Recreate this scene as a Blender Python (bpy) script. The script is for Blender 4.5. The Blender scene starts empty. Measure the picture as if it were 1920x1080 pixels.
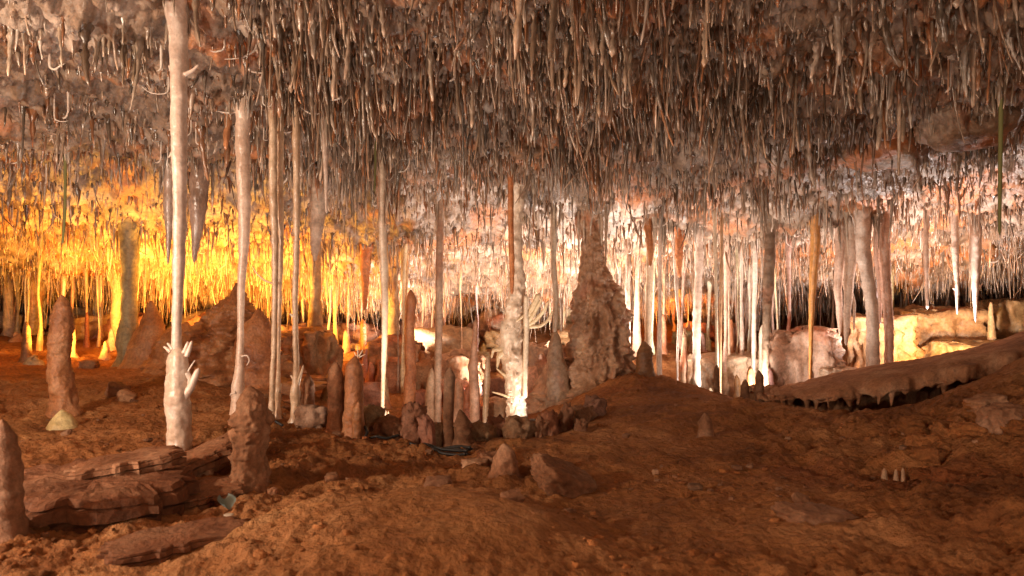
import bpy, math, random
import numpy as np
from mathutils import Vector

R = random.Random(7)
RS = np.random.RandomState(11)
scene = bpy.context.scene
COL = scene.collection

# ------------------------------------------------------------------ camera
CAMZ = 1.0
F = 1321.0                       # focal length in photograph pixels (1920 wide)
cam_data = bpy.data.cameras.new('camera')
cam = bpy.data.objects.new('camera', cam_data)
COL.objects.link(cam)
cam.location = (0, 0, CAMZ)
cam.rotation_euler = (math.radians(90), 0, 0)
cam_data.sensor_width = 36
cam_data.lens = 36 * F / 1920
cam_data.clip_start = 0.05
cam_data.clip_end = 200
cam_data.dof.use_dof = True
cam_data.dof.focus_distance = 6.5
cam_data.dof.aperture_fstop = 3.2
scene.camera = cam

# ------------------------------------------------------------------ world and exposure (underground: no sky, only lamps)
world = bpy.data.worlds.new('World')
scene.world = world
world.use_nodes = True
wb = world.node_tree.nodes['Background']
wb.inputs['Color'].default_value = (1.0, 0.8, 0.6, 1)
wb.inputs['Strength'].default_value = 0.004
vs = scene.view_settings
vs.view_transform = 'Standard'
vs.look = 'None'
vs.exposure = 0.0
vs.gamma = 1.0
vs.use_curve_mapping = False
scene.cycles.use_denoising = True
scene.cycles.max_bounces = 6
scene.cycles.diffuse_bounces = 3
scene.cycles.glossy_bounces = 2
scene.cycles.sample_clamp_indirect = 4.0
scene.cycles.sample_clamp_direct = 12.0

# ------------------------------------------------------------------ unseen show cave lamps assumed from their light, and added fill lights: (pixel x, depth, height over floor, watts, colour, aim or None)
YEL = (1.0, 0.45, 0.065)
AMB = (1.0, 0.36, 0.05)
WHT = (1.0, 0.87, 0.77)
UPB = (0.0, 0.6, 1.0)
UNSEEN_LAMPS = [   # assumed from the light on the rock: label, pixel x, depth, height over the ground, watts, colour, aim, cone in degrees
    ('assumed yellow floodlight hidden behind the red mound', 405, 9.0, 0.15, 600, YEL, UPB, 168),
    ('assumed yellow floodlight behind the blunt red stump', 287, 9.1, 0.12, 290, YEL, UPB, 168),
    ('assumed yellow floodlight behind the tall red brown stalagmite', 113, 8.6, 0.12, 440, YEL, (-0.1, 0.5, 1.0), 168),
    ('assumed yellow floodlight behind the broad yellow lit column', 592, 9.5, 0.15, 260, YEL, UPB, 165),
    ('assumed white floodlight behind the wide grey green column', 742, 10.5, 0.12, 200, WHT, (0.1, 0.3, 1.0), 165),
    ('assumed white floodlight behind the pink banded stalagmite', 888, 8.9, 0.12, 200, WHT, (0.1, 0.4, 1.0), 165),
    ('assumed white floodlight at the foot of the shaggy column', 1003, 7.15, 0.12, 16, WHT, (-0.35, 0.75, 0.8), 140),
    ('assumed white floodlight behind the ragged rim rocks', 775, 6.1, 0.10, 45, (1.0, 0.74, 0.52), (0.1, 1.0, 0.25), 150),
    ('assumed white floodlight behind the great flowstone cone', 1100, 9.1, 0.25, 400, WHT, (-0.1, 0.4, 1.0), 168),
    ('assumed white floodlight behind the short dark stump', 1210, 8.7, 0.12, 190, WHT, (0.1, 0.4, 1.0), 165),
    ('assumed amber floodlight far back beyond the shaggy column', 925, 12.2, 0.20, 70, YEL, UPB, 165),
    ('assumed amber floodlight deep behind the thin white columns', 1270, 11.6, 0.25, 100, AMB, UPB, 160),
    ('assumed white floodlight in the hollow beyond the clay crest', 1425, 7.8, 0.10, 170, WHT, (0.0, 0.7, 0.9), 155),
    ('assumed white floodlight under the thick shaggy columns', 1745, 8.2, 0.12, 460, (1.0, 0.86, 0.80), (0.15, 0.4, 1.0), 165),
    ('assumed amber floodlight before the yellow flowstone bank', 1790, 8.9, 0.12, 110, (1.0, 0.52, 0.11), (0.05, 1.0, 0.45), 140),
]
UNSEEN_LAMPS += [  # unseen fill lights, added to brighten the dark middle of the ceiling
    ('added neutral fill uplight in the hollow behind the rim', 700, 6.0, 0.10, 60, (1.0, 0.86, 0.74), (0.05, 0.0, 1.0), 150),
    ('added neutral fill uplight in the hollow before the great cone', 1060, 6.6, 0.10, 45, (1.0, 0.86, 0.74), (0.0, -0.1, 1.0), 150),
    ('added neutral fill uplight behind the crust shelf', 1545, 7.0, 0.10, 65, (1.0, 0.86, 0.76), (0.0, -0.1, 1.0), 150),
    ('added neutral fill uplight on the scree behind the red brown stalagmite', 116, 6.4, 0.10, 60, (1.0, 0.86, 0.74), (0.1, -0.1, 1.0), 150),
]
UNSEEN_FRONT_LAMPS = [   # none in view, an assumed main lamp and added fills: label, position, watts, colour, radius, aim
    ('assumed warm floodlight on a pole beside the left wall', (-4.2, 1.6, 1.55), 560, (1.0, 0.81, 0.62), 0.07, None),  # main front light, assumed from the left-lit faces; lamp and pole are unseen
    ('added warm fill floodlight behind the visitor on the right', (2.4, -2.0, 1.8), 190, (1.0, 0.80, 0.62), 0.08, None),  # added fill from behind the camera
    ('added warm fill uplight at the left edge of the path', (-3.0, 1.6, 0.3), 150, (1.0, 0.85, 0.71), 0.06, (0.45, 0.7, 1.0)),  # out of view, added as fill to lift the left front ceiling
    ('added warm fill uplight at the right edge of the path', (3.0, 1.0, 0.62), 55, (1.0, 0.82, 0.66), 0.06, (-0.2, 0.9, 1.0)),  # added fill from outside the right of the frame
    ('added warm fill uplight on the path behind the visitor', (-0.3, -0.9, 0.3), 45, (1.0, 0.85, 0.71), 0.06, (0.05, 1.0, 0.95)),  # added fill from behind the camera for the front ceiling
]

# ------------------------------------------------------------------ noise
_perm = np.random.RandomState(3).permutation(256)
_perm = np.concatenate([_perm, _perm, _perm])
_grad = np.random.RandomState(5).normal(size=(256, 3))
_grad /= np.linalg.norm(_grad, axis=1)[:, None]


def pnoise(p):
    """gradient noise, p (...,3), about -0.7..0.7"""
    p = np.asarray(p, dtype=np.float64)
    sh = p.shape[:-1]
    p = p.reshape(-1, 3)
    i = np.floor(p).astype(np.int64)
    f = p - i
    u = f * f * f * (f * (f * 6 - 15) + 10)
    i &= 255
    out = np.zeros(len(p))
    for dx in (0, 1):
        wx = u[:, 0] if dx else 1 - u[:, 0]
        hx = _perm[i[:, 0] + dx]
        for dy in (0, 1):
            wy = u[:, 1] if dy else 1 - u[:, 1]
            hy = _perm[hx + i[:, 1] + dy]
            for dz in (0, 1):
                wz = u[:, 2] if dz else 1 - u[:, 2]
                g = _grad[_perm[hy + i[:, 2] + dz]]
                d = g[:, 0] * (f[:, 0] - dx) + g[:, 1] * (f[:, 1] - dy) + g[:, 2] * (f[:, 2] - dz)
                out += wx * wy * wz * d
    return out.reshape(sh)


def fbm(p, o=4, gain=0.5):
    p = np.asarray(p, dtype=np.float64)
    a, s, t = 1.0, 0.0, 0.0
    for k in range(o):
        s = s + a * pnoise(p * (2.03 ** k) + 17.3 * k)
        t += a
        a *= gain
    return s / t * 1.6


def billow(p, o=3):
    a, s, t = 1.0, 0.0, 0.0
    for k in range(o):
        s = s + a * (np.abs(pnoise(p * (2.03 ** k) + 9.1 * k)) * 2)
        t += a
        a *= 0.5
    return s / t


def xy3(x, y, s, z=0.0):
    x = np.asarray(x, float)
    return np.stack([x * s, np.asarray(y, float) * s, np.full_like(x, z)], -1)


def smooth(a, b, x):
    t = np.clip((x - a) / (b - a), 0, 1)
    return t * t * (3 - 2 * t)


# ------------------------------------------------------------------ thin plate surfaces
class TPS:
    def __init__(self, pts, lam=1e-3):
        P_ = np.array(pts, float)
        self.c = P_[:, :2]
        n = len(P_)
        d = np.linalg.norm(self.c[:, None] - self.c[None], axis=-1)
        K = self._u(d) + lam * np.eye(n)
        Q = np.hstack([np.ones((n, 1)), self.c])
        A = np.block([[K, Q], [Q.T, np.zeros((3, 3))]])
        self.w = np.linalg.solve(A, np.concatenate([P_[:, 2], np.zeros(3)]))

    @staticmethod
    def _u(r):
        return np.where(r > 1e-9, r * r * np.log(np.maximum(r, 1e-9)), 0)

    def __call__(self, x, y):
        x = np.asarray(x, float)
        y = np.asarray(y, float)
        s = self.w[-3] + self.w[-2] * x + self.w[-1] * y
        for k in range(len(self.c)):
            s = s + self.w[k] * self._u(np.hypot(x - self.c[k, 0], y - self.c[k, 1]))
        return s


def P(px, py, d):
    return np.array([d * (px - 960) / F, d, CAMZ + d * (540 - py) / F])


FLOOR_PIX = [  # photo pixel and depth: where the ground passes
    (960, 1080, 2.45), (100, 1080, 2.45), (1800, 1080, 2.4), (520, 1080, 2.45), (1400, 1080, 2.45),
    (1900, 920, 3.1), (1910, 740, 4.4), (1920, 670, 5.4), (1700, 900, 3.8),
    (300, 1000, 2.9), (80, 1010, 2.85), (480, 905, 3.6), (340, 852, 4.25), (150, 900, 3.65),
    (700, 960, 3.2), (800, 882, 3.95), (940, 892, 3.85), (640, 862, 4.15), (1000, 1000, 2.82), (560, 960, 3.05),
    (1070, 948, 3.55), (1200, 905, 3.8), (1200, 832, 4.7), (1322, 818, 5.0), (1600, 875, 4.1), (1620, 775, 5.5),
    (1450, 757, 6.1), (1330, 742, 6.8), (1255, 716, 7.3), (1190, 704, 7.7), (1100, 785, 5.8), (1180, 750, 6.4),
    (1030, 812, 5.5), (900, 826, 5.2), (800, 834, 5.1), (690, 822, 5.1), (600, 800, 5.3), (540, 792, 5.4),
    (115, 777, 5.6), (10, 800, 5.1), (20, 700, 7.5), (100, 640, 10.5), (20, 605, 12.5), (200, 618, 12.0),
    (250, 684, 8.7), (330, 705, 7.3), (480, 765, 6.0), (400, 720, 7.0), (230, 750, 6.1),
    (800, 812, 7.4), (960, 812, 7.2), (690, 806, 7.2), (880, 800, 7.9), (590, 770, 7.4),
    (700, 715, 9.6), (690, 662, 11.0), (880, 664, 11.0), (800, 645, 12.5), (560, 680, 9.6), (620, 655, 11.5),
    (1040, 752, 8.6), (1120, 730, 8.5), (1000, 690, 10.2), (1350, 752, 8.8), (1350, 665, 10.4), (1250, 668, 9.6), (1300, 640, 12.0),
    (1500, 742, 9.0), (1560, 660, 11.0), (1620, 730, 8.6), (1740, 710, 8.6), (1850, 690, 8.6), (1740, 640, 11.6), (1900, 630, 11.6),
    (1700, 728, 7.4), (1850, 708, 6.9), (1600, 786, 6.2), (1720, 774, 6.0), (1520, 780, 6.4), (1820, 745, 5.8),
    (560, 598, 13.2), (760, 600, 13.2), (960, 600, 13.2), (1160, 600, 13.0), (1400, 600, 13.0), (1640, 598, 13.0), (1880, 594, 13.0),
    (20, 585, 16), (500, 590, 16), (960, 595, 16), (1400, 595, 16), (1900, 590, 16),
]
FLOOR_WORLD = [(-4, -4, 0.0), (0, -4, -0.05), (4, -4, 0.1), (-4, 0, 0.0), (0, 0, -0.02), (0, 1.4, 0.0), (4, 0, 0.35), (3.2, 2.5, 0.15),
               (5.5, 4, 1.0), (6.5, 6.5, 1.0), (-5, 4, 0.1), (-7, 7, 0.2), (9, 9, 0.5), (-10, 11, 0.4), (12, 13, 0.5), (-13, 15, 0.5)]
_fl = [tuple(P(*q)) for q in FLOOR_PIX] + FLOOR_WORLD
floor_base = TPS(_fl, 2e-3)

CEIL_PTS = []
for d, z in [(-4, 1.55), (-1, 1.7), (2, 1.75), (4, 1.66), (5, 1.55), (6, 1.42), (7, 1.25), (8, 0.95), (9, 0.64), (10, 0.30), (11, -0.02), (12, -0.26), (13, -0.44), (14, -0.58), (16, -0.75)]:
    for s in (-1.0, -0.5, 0, 0.5, 1.0):
        w = max(d, 3) * 0.8 + 0.5
        z2 = z
        if s >= 0.5 and d > 8.5:
            z2 += 0.10
        if s >= 0.5 and 5.5 < d < 8.5:
            z2 -= 0.12
        if s <= -0.5 and d > 9:
            z2 += 0.05
        CEIL_PTS.append((s * w, d, CAMZ + z2))
ceil_base = TPS(CEIL_PTS, 5e-3)


def floor_h(x, y, detail=True):
    x = np.asarray(x, float)
    y = np.asarray(y, float)
    h = floor_base(x, y)
    if detail:
        rough = 0.45 + 0.55 * smooth(-0.15, 0.25, fbm(xy3(x, y, 0.55, 3.3), 2))
        # the smooth flowstone boss in front of the camera
        boss = np.exp(-(((x + 0.35) / 0.75) ** 2 + ((y - 3.2) / 0.75) ** 2))
        dome = smooth(1.0, 0.25, np.hypot((x + 0.34 - 0.12 * (y - 3.1)) / 0.95, (y - 2.75) / 1.0))
        rough = rough * (1 - 0.8 * np.maximum(dome, boss * 0.5))
        h = h + 0.13 * dome
        h = h + 0.045 * fbm(xy3(x, y, 1.3, 1.0), 3) * (0.5 + 0.5 * rough)
        h = h + 0.075 * rough * (billow(xy3(x, y, 2.8, 5.0), 3) - 0.35)
        h = h + 0.062 * rough * fbm(xy3(x, y, 6, 2.0), 4) + 0.030 * rough * (0.4 - billow(xy3(x, y, 15, 7.0), 2)) + 0.012 * (0.3 + 0.7 * rough) * fbm(xy3(x, y, 26, 1.7), 2)
        h = h + 0.05 * rough * (0.3 - np.abs(pnoise(np.stack([x * 1.1 + 0.4 * y, y * 2.6 - 0.5 * x, np.full_like(x, 6.6)], -1)) * 2)) * smooth(9, 6, y)
        # layered crust edges, running down the left slope
        lay = fbm(np.stack([x * 1.1 + y * 0.25, y * 3.2 - x * 0.6, np.full_like(x, 4.4)], -1), 3)
        left = smooth(0.2, -1.2, x) * smooth(1.5, 2.6, y) * smooth(9, 6, y)
        st = lay * 7
        fr = st - np.floor(st)
        h = h + 0.022 * left * (np.floor(st) + smooth(0.35, 0.65, fr) - st)
    return h


def ceil_h(x, y):
    x = np.asarray(x, float)
    y = np.asarray(y, float)
    h = ceil_base(x, y)
    h = h - 0.20 * fbm(xy3(x, y, 0.75, 8.0), 2)
    h = h - 0.13 * (0.55 - billow(xy3(x, y, 1.7, 1.5), 2))
    h = h - 0.10 * (billow(xy3(x, y, 3.1, 21.5), 2) - 0.4)
    h = h - 0.095 * fbm(xy3(x, y, 5.6, 6.0), 3)
    h = h - 0.095 * (billow(xy3(x, y, 9.5, 3.5), 3) - 0.4)
    h = h - 0.030 * fbm(xy3(x, y, 24, 9.5), 2)
    return h


def on_floor(px, py, fallback=6.0):
    """depth at which the view ray through a photo pixel first meets the ground"""
    d = np.arange(1.6, 16, 0.02)
    x = d * (px - 960) / F
    z = CAMZ + d * (540 - py) / F
    f = floor_base(x, d)
    hit = np.nonzero(z <= f)[0]
    return float(d[hit[0]]) if len(hit) else fallback


# ------------------------------------------------------------------ materials
def rock_mat(name, cols, rough=0.6, scale=2.0, bump=0.5, bscale=30.0, spec=0.5, rust=None, fine=0.35, sss=0.0, tint=True, stretch=1.0, bdist=0.014):
    m = bpy.data.materials.new(name)
    m.use_nodes = True
    nt = m.node_tree
    N, L = nt.nodes, nt.links
    bs = N['Principled BSDF']
    geo = N.new('ShaderNodeNewGeometry')
    mp = N.new('ShaderNodeMapping')
    mp.inputs['Scale'].default_value = (1, 1, stretch)
    L.new(geo.outputs['Position'], mp.inputs['Vector'])
    n1 = N.new('ShaderNodeTexNoise')
    n1.inputs['Scale'].default_value = scale
    n1.inputs['Detail'].default_value = 7
    n1.inputs['Roughness'].default_value = 0.62
    L.new(mp.outputs[0], n1.inputs['Vector'])
    cr = N.new('ShaderNodeValToRGB')
    els = cr.color_ramp.elements
    k = len(cols)
    pos = np.linspace(0.32, 0.68, k)
    els[0].position, els[0].color = pos[0], (*cols[0], 1)
    els[1].position, els[1].color = pos[-1], (*cols[-1], 1)
    for q in range(1, k - 1):
        e = els.new(pos[q])
        e.color = (*cols[q], 1)
    L.new(n1.outputs['Fac'], cr.inputs['Fac'])
    col = cr.outputs['Color']
    if rust:
        n3 = N.new('ShaderNodeTexNoise')
        n3.inputs['Scale'].default_value = rust[1]
        n3.inputs['Detail'].default_value = 5
        n3.inputs['Distortion'].default_value = 0.6
        L.new(geo.outputs['Position'], n3.inputs['Vector'])
        mr = N.new('ShaderNodeMapRange')
        mr.inputs['From Min'].default_value = rust[2]
        mr.inputs['From Max'].default_value = rust[2] + 0.10
        L.new(n3.outputs['Fac'], mr.inputs['Value'])
        mx = N.new('ShaderNodeMixRGB')
        L.new(mr.outputs[0], mx.inputs['Fac'])
        L.new(col, mx.inputs['Color1'])
        mx.inputs['Color2'].default_value = (*rust[0], 1)
        col = mx.outputs[0]
    n2 = N.new('ShaderNodeTexNoise')
    n2.inputs['Scale'].default_value = bscale
    n2.inputs['Detail'].default_value = 6
    n2.inputs['Roughness'].default_value = 0.65
    L.new(mp.outputs[0], n2.inputs['Vector'])
    # fine mottling
    mr2 = N.new('ShaderNodeMapRange')
    mr2.inputs['From Min'].default_value = 0.3
    mr2.inputs['From Max'].default_value = 0.7
    mr2.inputs['To Min'].default_value = 1 - fine
    mr2.inputs['To Max'].default_value = 1 + fine
    L.new(n2.outputs['Fac'], mr2.inputs['Value'])
    mm = N.new('ShaderNodeMixRGB')
    mm.blend_type = 'MULTIPLY'
    mm.inputs['Fac'].default_value = 1
    L.new(col, mm.inputs['Color1'])
    L.new(mr2.outputs[0], mm.inputs['Color2'])
    col = mm.outputs[0]
    if tint:
        at = N.new('ShaderNodeAttribute')
        at.attribute_name = 'tint'
        mt = N.new('ShaderNodeMixRGB')
        mt.blend_type = 'MULTIPLY'
        mt.inputs['Fac'].default_value = 1
        L.new(col, mt.inputs['Color1'])
        L.new(at.outputs['Color'], mt.inputs['Color2'])
        col = mt.outputs[0]
    L.new(col, bs.inputs['Base Color'])
    rr = N.new('ShaderNodeMapRange')
    rr.inputs['To Min'].default_value = max(0.05, rough - 0.18)
    rr.inputs['To Max'].default_value = min(1, rough + 0.18)
    L.new(n1.outputs['Fac'], rr.inputs['Value'])
    L.new(rr.outputs[0], bs.inputs['Roughness'])
    bs.inputs['Specular IOR Level'].default_value = spec
    if sss:
        bs.inputs['Subsurface Weight'].default_value = sss
        bs.inputs['Subsurface Radius'].default_value = (0.02, 0.012, 0.006)
        bs.inputs['Subsurface Scale'].default_value = 1.0
    bp = N.new('ShaderNodeBump')
    bp.inputs['Strength'].default_value = bump
    bp.inputs['Distance'].default_value = bdist
    n4 = N.new('ShaderNodeTexNoise')
    n4.inputs['Scale'].default_value = bscale * 0.3
    n4.inputs['Detail'].default_value = 4
    L.new(mp.outputs[0], n4.inputs['Vector'])
    ad = N.new('ShaderNodeMath')
    ad.operation = 'MULTIPLY_ADD'
    ad.inputs[1].default_value = 2.0
    L.new(n4.outputs['Fac'], ad.inputs[0])
    L.new(n2.outputs['Fac'], ad.inputs[2])
    L.new(ad.outputs[0], bp.inputs['Height'])
    L.new(bp.outputs[0], bs.inputs['Normal'])
    return m


M_CEIL = rock_mat('ceiling_rock', [(0.10, 0.058, 0.034), (0.31, 0.20, 0.13), (0.58, 0.46, 0.37)], 0.38, 2.2, 0.9, 20, 0.6,
                  rust=((0.52, 0.20, 0.075), 1.3, 0.525), bdist=0.02)
M_DRIP = rock_mat('dripstone', [(0.34, 0.22, 0.135), (0.55, 0.41, 0.295), (0.73, 0.61, 0.50)], 0.25, 3.0, 0.5, 45, 0.9, fine=0.35, stretch=0.5, bdist=0.006)
M_CLAY = rock_mat('red_clay', [(0.16, 0.056, 0.017), (0.31, 0.122, 0.038), (0.44, 0.21, 0.086)], 0.82, 1.1, 1.0, 30, 0.25,
                  rust=((0.25, 0.085, 0.03), 0.8, 0.58), bdist=0.028)
M_WHITE = rock_mat('white_calcite', [(0.55, 0.42, 0.33), (0.72, 0.60, 0.50), (0.82, 0.73, 0.64)], 0.26, 5.0, 0.5, 40, 0.8, fine=0.15, bdist=0.008)
M_RED = rock_mat('red_stalagmite_stone', [(0.20, 0.08, 0.032), (0.35, 0.155, 0.062), (0.45, 0.25, 0.125)], 0.42, 4.0, 0.7, 40, 0.45)
M_FLOW = rock_mat('flowstone', [(0.30, 0.19, 0.12), (0.46, 0.33, 0.24), (0.58, 0.46, 0.35)], 0.45, 2.5, 0.8, 26, 0.5,
                  rust=((0.40, 0.17, 0.09), 1.5, 0.58))
M_STONE = rock_mat('loose_stone', [(0.16, 0.075, 0.035), (0.27, 0.145, 0.08), (0.40, 0.27, 0.18)], 0.8, 3.0, 0.7, 40, 0.3)


def plain_mat(name, c, rough=0.5, metal=0.0, emit=None, es=0.0):
    m = bpy.data.materials.new(name)
    m.use_nodes = True
    nt = m.node_tree
    b = nt.nodes['Principled BSDF']
    n = nt.nodes.new('ShaderNodeTexNoise')
    n.inputs['Scale'].default_value = 60
    mr = nt.nodes.new('ShaderNodeMapRange')
    mr.inputs['To Min'].default_value = rough - 0.1
    mr.inputs['To Max'].default_value = rough + 0.15
    nt.links.new(n.outputs['Fac'], mr.inputs['Value'])
    nt.links.new(mr.outputs[0], b.inputs['Roughness'])
    b.inputs['Base Color'].default_value = (*c, 1)
    b.inputs['Metallic'].default_value = metal
    if emit:
        b.inputs['Emission Color'].default_value = (*emit, 1)
        b.inputs['Emission Strength'].default_value = es
    return m


M_CABLE = plain_mat('black_cable_rubber', (0.012, 0.012, 0.012), 0.45)
M_METAL = plain_mat('lamp_housing', (0.03, 0.03, 0.032), 0.45, 0.4)
M_LITTER = plain_mat('blue_grey_leaf', (0.16, 0.22, 0.20), 0.5)
M_DISC = plain_mat('pale_disc', (0.5, 0.40, 0.30), 0.5)
M_ROOT = plain_mat('green_root', (0.20, 0.19, 0.06), 0.7)


# ------------------------------------------------------------------ mesh helpers
def mesh_obj(name, V, Fc, mat, tint=None, parent=None, origin=None, smooth_sh=True, label=None, cat=None, group=None, kind=None):
    """V (n,3) world coordinates, Fc int array (m,4) or (m,3) or list of such arrays"""
    V = np.asarray(V, float)
    faces = Fc if isinstance(Fc, list) else [Fc]
    faces = [np.asarray(f, dtype=np.int32) for f in faces if len(f)]
    if origin is None:
        origin = np.zeros(3)
    origin = np.asarray(origin, float)
    base = np.zeros(3) if parent is None else np.array(parent.get('_o', (0, 0, 0)))
    me = bpy.data.meshes.new(name)
    Vl = V - origin
    me.vertices.add(len(V))
    me.vertices.foreach_set('co', Vl.astype(np.float32).ravel())
    nl = sum(f.size for f in faces)
    npoly = sum(len(f) for f in faces)
    me.loops.add(nl)
    me.polygons.add(npoly)
    me.loops.foreach_set('vertex_index', np.concatenate([f.ravel() for f in faces]))
    tot = np.concatenate([np.full(len(f), f.shape[1], dtype=np.int32) for f in faces])
    st = np.concatenate([[0], np.cumsum(tot)[:-1]]).astype(np.int32)
    me.polygons.foreach_set('loop_start', st)
    me.polygons.foreach_set('use_smooth', np.full(npoly, smooth_sh, dtype=bool))
    me.update(calc_edges=True)
    at = me.attributes.new('tint', 'FLOAT_COLOR', 'POINT')
    c = np.ones((len(V), 4), np.float32)
    if tint is not None:
        c[:, :3] = np.asarray(tint, np.float32)
    at.data.foreach_set('color', c.ravel())
    me.materials.append(mat)
    o = bpy.data.objects.new(name, me)
    COL.objects.link(o)
    if parent is not None:
        o.parent = parent
        o.location = Vector(origin - base)
    else:
        o.location = Vector(origin)
    if label:
        o['label'] = label
    if cat:
        o['category'] = cat
    if group:
        o['group'] = group
    if kind:
        o['kind'] = kind
    return o


def thing(name, label, cat, loc, group=None):
    o = bpy.data.objects.new(name, None)
    COL.objects.link(o)
    o.location = Vector(loc)
    o.empty_display_size = 0.1
    o['_o'] = [float(v) for v in loc]
    o['label'] = label
    o['category'] = cat
    if group:
        o['group'] = group
    return o


def tube_faces(n, s, off=0):
    """quads of an n-ring, s-side tube"""
    i = np.arange(n - 1)[:, None] * s
    j = np.arange(s)[None]
    jn = (j + 1) % s
    f = np.stack([i + j, i + jn, i + s + jn, i + s + j], -1).reshape(-1, 4)
    return f + off


def resample(pts, rad, n):
    pts = np.asarray(pts, float)
    rad = np.asarray(rad, float)
    seg = np.linalg.norm(np.diff(pts, axis=0), axis=1)
    t = np.concatenate([[0], np.cumsum(seg)])
    # smooth (cosine free) cubic via repeated averaging of dense samples
    u = np.linspace(0, t[-1], n)
    q = np.stack([np.interp(u, t, pts[:, k]) for k in range(3)], -1)
    r = np.interp(u, t, rad)
    for _ in range(max(1, n // 24)):
        q[1:-1] = 0.25 * q[:-2] + 0.5 * q[1:-1] + 0.25 * q[2:]
        r[1:-1] = 0.25 * r[:-2] + 0.5 * r[1:-1] + 0.25 * r[2:]
    return q, r, u


def tube(pts, rad, n=40, s=14, lump=0.12, lf=9.0, ripple=0.0, rf=90.0, flute=0.0, ff=6.0, shag=0.0, seed=0.0, round_top=False, round_bot=False):
    """tapered, uneven tube along a path; returns V, [quads, tris]"""
    q, r, u = resample(pts, rad, n)
    if round_top:       # dome the first rings
        L0 = r[:].max()
        a = np.clip(u / max(L0, 1e-4), 0, 1)
        r = r * np.sqrt(np.clip(1 - (1 - a) ** 2, 0.02, 1))
    if round_bot:
        ub = u[-1] - u
        L0 = r[-1] + 1e-4
        a = np.clip(ub / L0, 0, 1)
        r = r * np.sqrt(np.clip(1 - (1 - a) ** 2, 0.02, 1))
    tan = np.gradient(q, axis=0)
    tan /= np.linalg.norm(tan, axis=1)[:, None] + 1e-9
    ref = np.array([0, 1.0, 0]) if abs(tan[:, 1]).mean() < 0.8 else np.array([1.0, 0, 0])
    a1 = np.cross(tan, ref)
    a1 /= np.linalg.norm(a1, axis=1)[:, None] + 1e-9
    a2 = np.cross(tan, a1)
    th = np.linspace(0, 2 * np.pi, s, endpoint=False)
    dirs = a1[:, None] * np.cos(th)[None, :, None] + a2[:, None] * np.sin(th)[None, :, None]
    V0 = q[:, None] + dirs * r[:, None, None]
    k = np.ones((n, s))
    pn = V0 + seed * 3.7
    if lump:
        k += lump * fbm(pn * lf, 3) * 1.6
    if ripple:
        k += ripple * np.sin(u[:, None] * rf + 3 * fbm(pn * 6, 2))
    if flute:
        k += flute * fbm(np.stack([pn[..., 0] * ff * 3, pn[..., 1] * ff * 3, pn[..., 2] * ff * 0.35], -1), 3) * 1.6
    if shag:
        g = fbm(np.stack([pn[..., 0] * 22, pn[..., 1] * 22, pn[..., 2] * 14], -1), 3)
        k += shag * np.clip(g, 0, None) ** 1.2 * 3
    V = q[:, None] + dirs * (r[:, None] * k)[..., None]
    V = V.reshape(-1, 3)
    nv = len(V)
    V = np.vstack([V, q[0] - tan[0] * r[0] * 0.1, q[-1] + tan[-1] * r[-1] * 0.5])
    j = np.arange(s)
    jn = (j + 1) % s
    t1 = np.stack([np.full(s, nv), jn, j], -1)
    o = (n - 1) * s
    t2 = np.stack([np.full(s, nv + 1), o + j, o + jn], -1)
    return V, [tube_faces(n, s), np.vstack([t1, t2])]


def vtint(V, col, var=0.12, f=6.0, tip=None):
    k = 1 + var * fbm(np.asarray(V) * f, 2)[:, None]
    return np.clip(np.array(col)[None] * k, 0, 1.6)


LAND_CEIL = [(333, 4.3, 'the white antlered column'), (760, 4.7, 'the orange rock pendant'), (1158, 4.5, 'the white forked stalactite'), (1198, 4.9, 'the pale ceiling boulder'),
             (1600, 5.1, 'the large brown ceiling boulder'), (1655, 4.9, 'the large tan needle tipped stalactite'), (1822, 4.6, 'the thick dark corner stalactite'), (1876, 5.0, 'the long green root'),
             (50, 4.3, 'the dark blunt stalactite'), (210, 4.5, 'the brown pointed stalactite on orange rock'), (456, 5.5, 'the slim pink column'), (512, 5.4, 'the slender twigged column'),
             (608, 6.0, 'the long pale central stalactite'), (718, 6.6, 'the straight ivory rod'), (985, 6.3, 'the tan ceiling bulge'), (1650, 6.3, 'the pale smooth ceiling boulder'),
             (370, 6.9, 'the grey violet cone stalactite'), (968, 7.5, 'the shaggy white column'), (1105, 8.2, 'the neck of the great flowstone cone'), (1438, 8.0, 'the twisted dark column'), (1526, 7.9, 'the amber column')]
LAND_FLOOR = [(468, 3.6, 'the knobbly brown stalagmite'), (945, 3.9, 'the dumpy stub'), (1052, 3.8, 'the thick tilted block'), (1322, 5.0, 'the lone short stalagmite'), (1600, 5.6, 'the crust shelf'),
              (185, 3.3, 'the broad fallen slab'), (338, 4.2, 'the white antlered column'), (119, 5.6, 'the tall red brown stalagmite'), (660, 5.0, 'the prong crowned stalagmite'), (830, 4.8, 'the black cables'),
              (1530, 3.0, 'the low broad foreground stone'), (1880, 4.0, 'the right bank lump'), (1675, 3.9, 'the tiny white pegs'), (1100, 5.8, 'the rim rocks'), (430, 6.4, 'the red mound')]

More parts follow.
